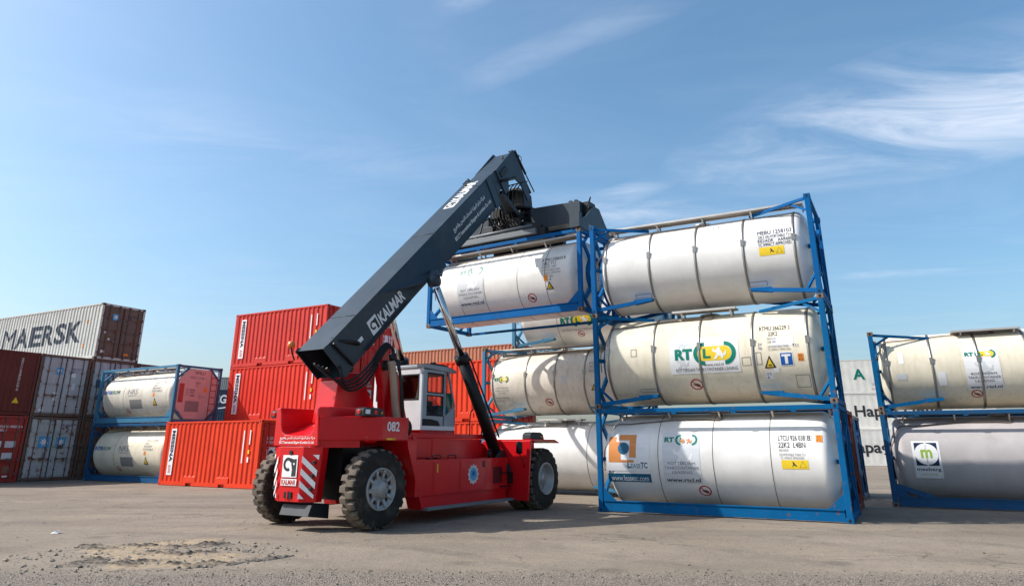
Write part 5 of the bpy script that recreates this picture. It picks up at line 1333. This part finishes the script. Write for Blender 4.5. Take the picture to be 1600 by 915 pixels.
# --- spreader, in the lifted tank's frame
sp_ = bpy.data.objects.new('spreader', None); COL.objects.link(sp_); sp_.parent = rs
rel = Matrix.Rotation(-RY, 4, 'Z') @ Matrix.Translation(Vector(HP)-RM) @ Matrix.Rotation(HY, 4, 'Z') @ Matrix.Translation((0, 0, Hc))
sp_.matrix_local = rel
L6 = 6.058
mb = MB()
mb.prism([(1.9, .16), (4.15, .16), (4.35, .5), (4.2, .62), (3.7, .72), (2.4, .72), (1.8, .55)], XZ, .55, 1.9, .015)
mb.box(1.6, 4.5, .50, .72, .10, .42, .01); mb.box(1.6, 4.5, 1.72, 1.94, .10, .42, .01)
mb.box(2.1, 2.5, .38, .56, .12, .75, .01)
mb.build('spreader_body', KDARK, sp_)
for sg in (0, 1):
    X = (lambda x: x) if sg else (lambda x: L6-x)
    mb = MB()
    def bx(a, b, *r): p_, q_ = sorted((X(a), X(b))); mb.box(p_, q_, *r)
    pts = [(3.9, .42), (5.75, .42), (5.75, 1.10), (5.4, 1.12), (3.9, 1.18)]
    mb.prism([(X(a), b) for a, b in pts], XZ, .62, 1.10, .01) ; mb.prism([(X(a), b) for a, b in pts], XZ, 1.35, 1.83, .01)
    mb.build('telescopic_arm', KBOOM, sp_)
    mb = MB()
    pts = [(-.04, .02), (-.04, .46), (.14, .46), (.20, .33), (.50, .50), (1.02, .98), (1.42, .98), (1.9, .5), (2.22, .33), (2.3, .46), (2.47, .46), (2.47, .02)]
    mb.prism(pts, lambda a, b, d: (d, a, b), X(5.98), X(6.04), .004)
    mb.prism([(.0, .03), (.0, .30), (.5, .45), (1.95, .45), (2.43, .30), (2.43, .03)], lambda a, b, d: (d, a, b), X(5.70), X(5.98), .004)
    bx(5.72, 6.06, -.05, .14, .021, .50)
    bx(5.72, 6.06, 2.30, 2.49, .021, .50)
    e_ = mb.build('end_beam', KBOOM, sp_)
    tw = MB()
    for y in (.089, W_-.089): tw.tube([(X(L6-.081), y, -.02), (X(L6-.081), y, .02)], .04, 10)
    tw.tube(smooth([(X(5.85), 1.0, 1.0), (X(5.9), 1.05, 1.22), (X(5.99), .9, 1.26), (X(5.98), .7, .9)], 5), .018, 6); bx2 = sorted((X(5.72), X(5.96))); tw.box(*bx2, .85, 1.3, .7, 1.12)
    for x_ in (5.3, 5.5): tw.box(*sorted((X(x_), X(x_+.1))), .7, 1.0, 1.1, 1.2)
    tw.m = 1
    tw.tube([(X(6.045), .05, .36), (X(6.05), .05, .36)], .03, 10)
    tw.build('twistlock_gear', KBLACK, e_)
dd = Decals(sp_, lambda u, s, off: (6.042+off, u, s)); dd.text('lettering', GREYDEC, '045 200', .62, 1.0, .18, .26, 1); dd.done()
mb = MB(); mb.tube([(.9, .34, .44), (4.1, .34, .48)], .05, 12); mb.m = 1; mb.tube([(.2, .34, .42), (.9, .34, .44)], .03, 10); mb.m = 0
mb.box(.9, 4.3, .22, .33, .16, .34, .01); mb.build('side_shift_cylinder', [KGREY, CHROME], sp_)
# rotator under the boom tip
mb = MB(); cx_, cy_ = 3.03, 1.22
mb.lathe([(.62, .0), (.62, .42), (.74, .50), (.98, .50), (1.0, .58), (1.08, .60), (1.12, .55), (1.12, .40), (1.30, .38), (1.30, 0)], (cx_, cy_, .10), (0, 0, 1), 40)
mb.lathe([(1.22, .56), (1.22, .66), (1.30, .66), (1.30, .3)], (cx_, cy_, .10), (0, 0, 1), 40); mb.box(cx_-.5, cx_+.45, cy_-.62, cy_-.45, .45, 1.20, .01)
for k in range(18):
    a = 2*PI*k/18; mb.tube([(cx_+.56*math.cos(a), cy_+.56*math.sin(a), 1.34), (cx_+.56*math.cos(a), cy_+.56*math.sin(a), 1.40)], .03, 6)
mb.prism([(cx_-.4, 1.38), (cx_+.4, 1.38), (cx_+.34, 2.0), (cx_+.15, 2.2), (cx_-.15, 2.2), (cx_-.34, 2.0)], XZ, cy_-.30, cy_+.30, .02)
mb.build('rotator', KBLACK, sp_)
mb = MB(); rnd = random.Random(5)
for k in range(46):
    a = R(rnd.uniform(175, 365)); r0 = .52+.1*rnd.random(); b = a+rnd.uniform(-.8, .8)
    mb.tube(smooth([(cx_+r0*math.cos(a), cy_+r0*math.sin(a), 1.25+.1*rnd.random()), (cx_+(r0+.18)*math.cos(a), cy_+(r0+.18)*math.sin(a), 1.05+.1*rnd.random()), (cx_+(r0+.12)*math.cos(b), cy_+(r0+.2)*math.sin(b), .78), (cx_+(r0-.02)*math.cos(b), cy_+(r0)*math.sin(b), .42+.1*rnd.random())], 5), rnd.choice((.014, .02, .026)), 6)
for k in range(14):
    x, z = cx_+rnd.uniform(-.6, .65), rnd.uniform(.45, 1.0); mb.box(x, x+rnd.uniform(.06, .18), .50+rnd.uniform(-.06, .1), .66, z, z+rnd.uniform(.05, .16))
for k in range(9):
    x = cx_-.5+.12*k; mb.tube(smooth([(x, .40, 1.45), (x-.12, .22, 1.25), (x-.05, .18, .85), (x+.15, .30, .55), (x+.3, .42, .5)], 5), .022, 6)
for k in range(6):
    x = cx_-.45+.16*k; mb.tube(smooth([(x, .55, 1.50), (x+.1, .40, 1.85), (x+.25, .45, 2.1), (x+.3, .75, 2.25)], 5), .02, 6)
mb.box(cx_-.62, cx_-.30, .40, .62, 1.0, 1.36, .01); mb.box(cx_+.15, cx_+.58, .42, .64, .55, .95, .01)
mb.tube(smooth([(cx_-.62, .7, 1.2), (cx_-.95, .45, 1.0), (cx_-1.05, .35, .55), (cx_-1.35, .3, .30), (cx_-1.7, .3, .42)], 6), .03, 8)
mb.build('rotator_hoses', KBLACK, sp_)
mb = MB()
for k in range(10):
    x, z = cx_+rnd.uniform(-.5, .6), rnd.uniform(.4, .85); mb.tube([(x, .47, z), (x+rnd.uniform(-.1, .12), .47, z+rnd.uniform(.05, .2))], .018, 6)
mb.build('pipe_fitting', CHROME, sp_)
# --- litter scrap on the asphalt
mb = MB(); mb.add([(0, 0, .004), (.16, -.02, .008), (.22, .07, .05), (.12, .12, .015), (.03, .1, .03)], [(0, 1, 2, 3, 4)]); mb.add([(.05, .02, .012), (.12, .04, .06), (.16, .12, .02)], [(0, 1, 2)])
o = mb.build('litter', WHT); o.location = (-9.0, 14.7, 0); tag(o, 'small crumpled white scrap of paper lying on the asphalt', 'litter')
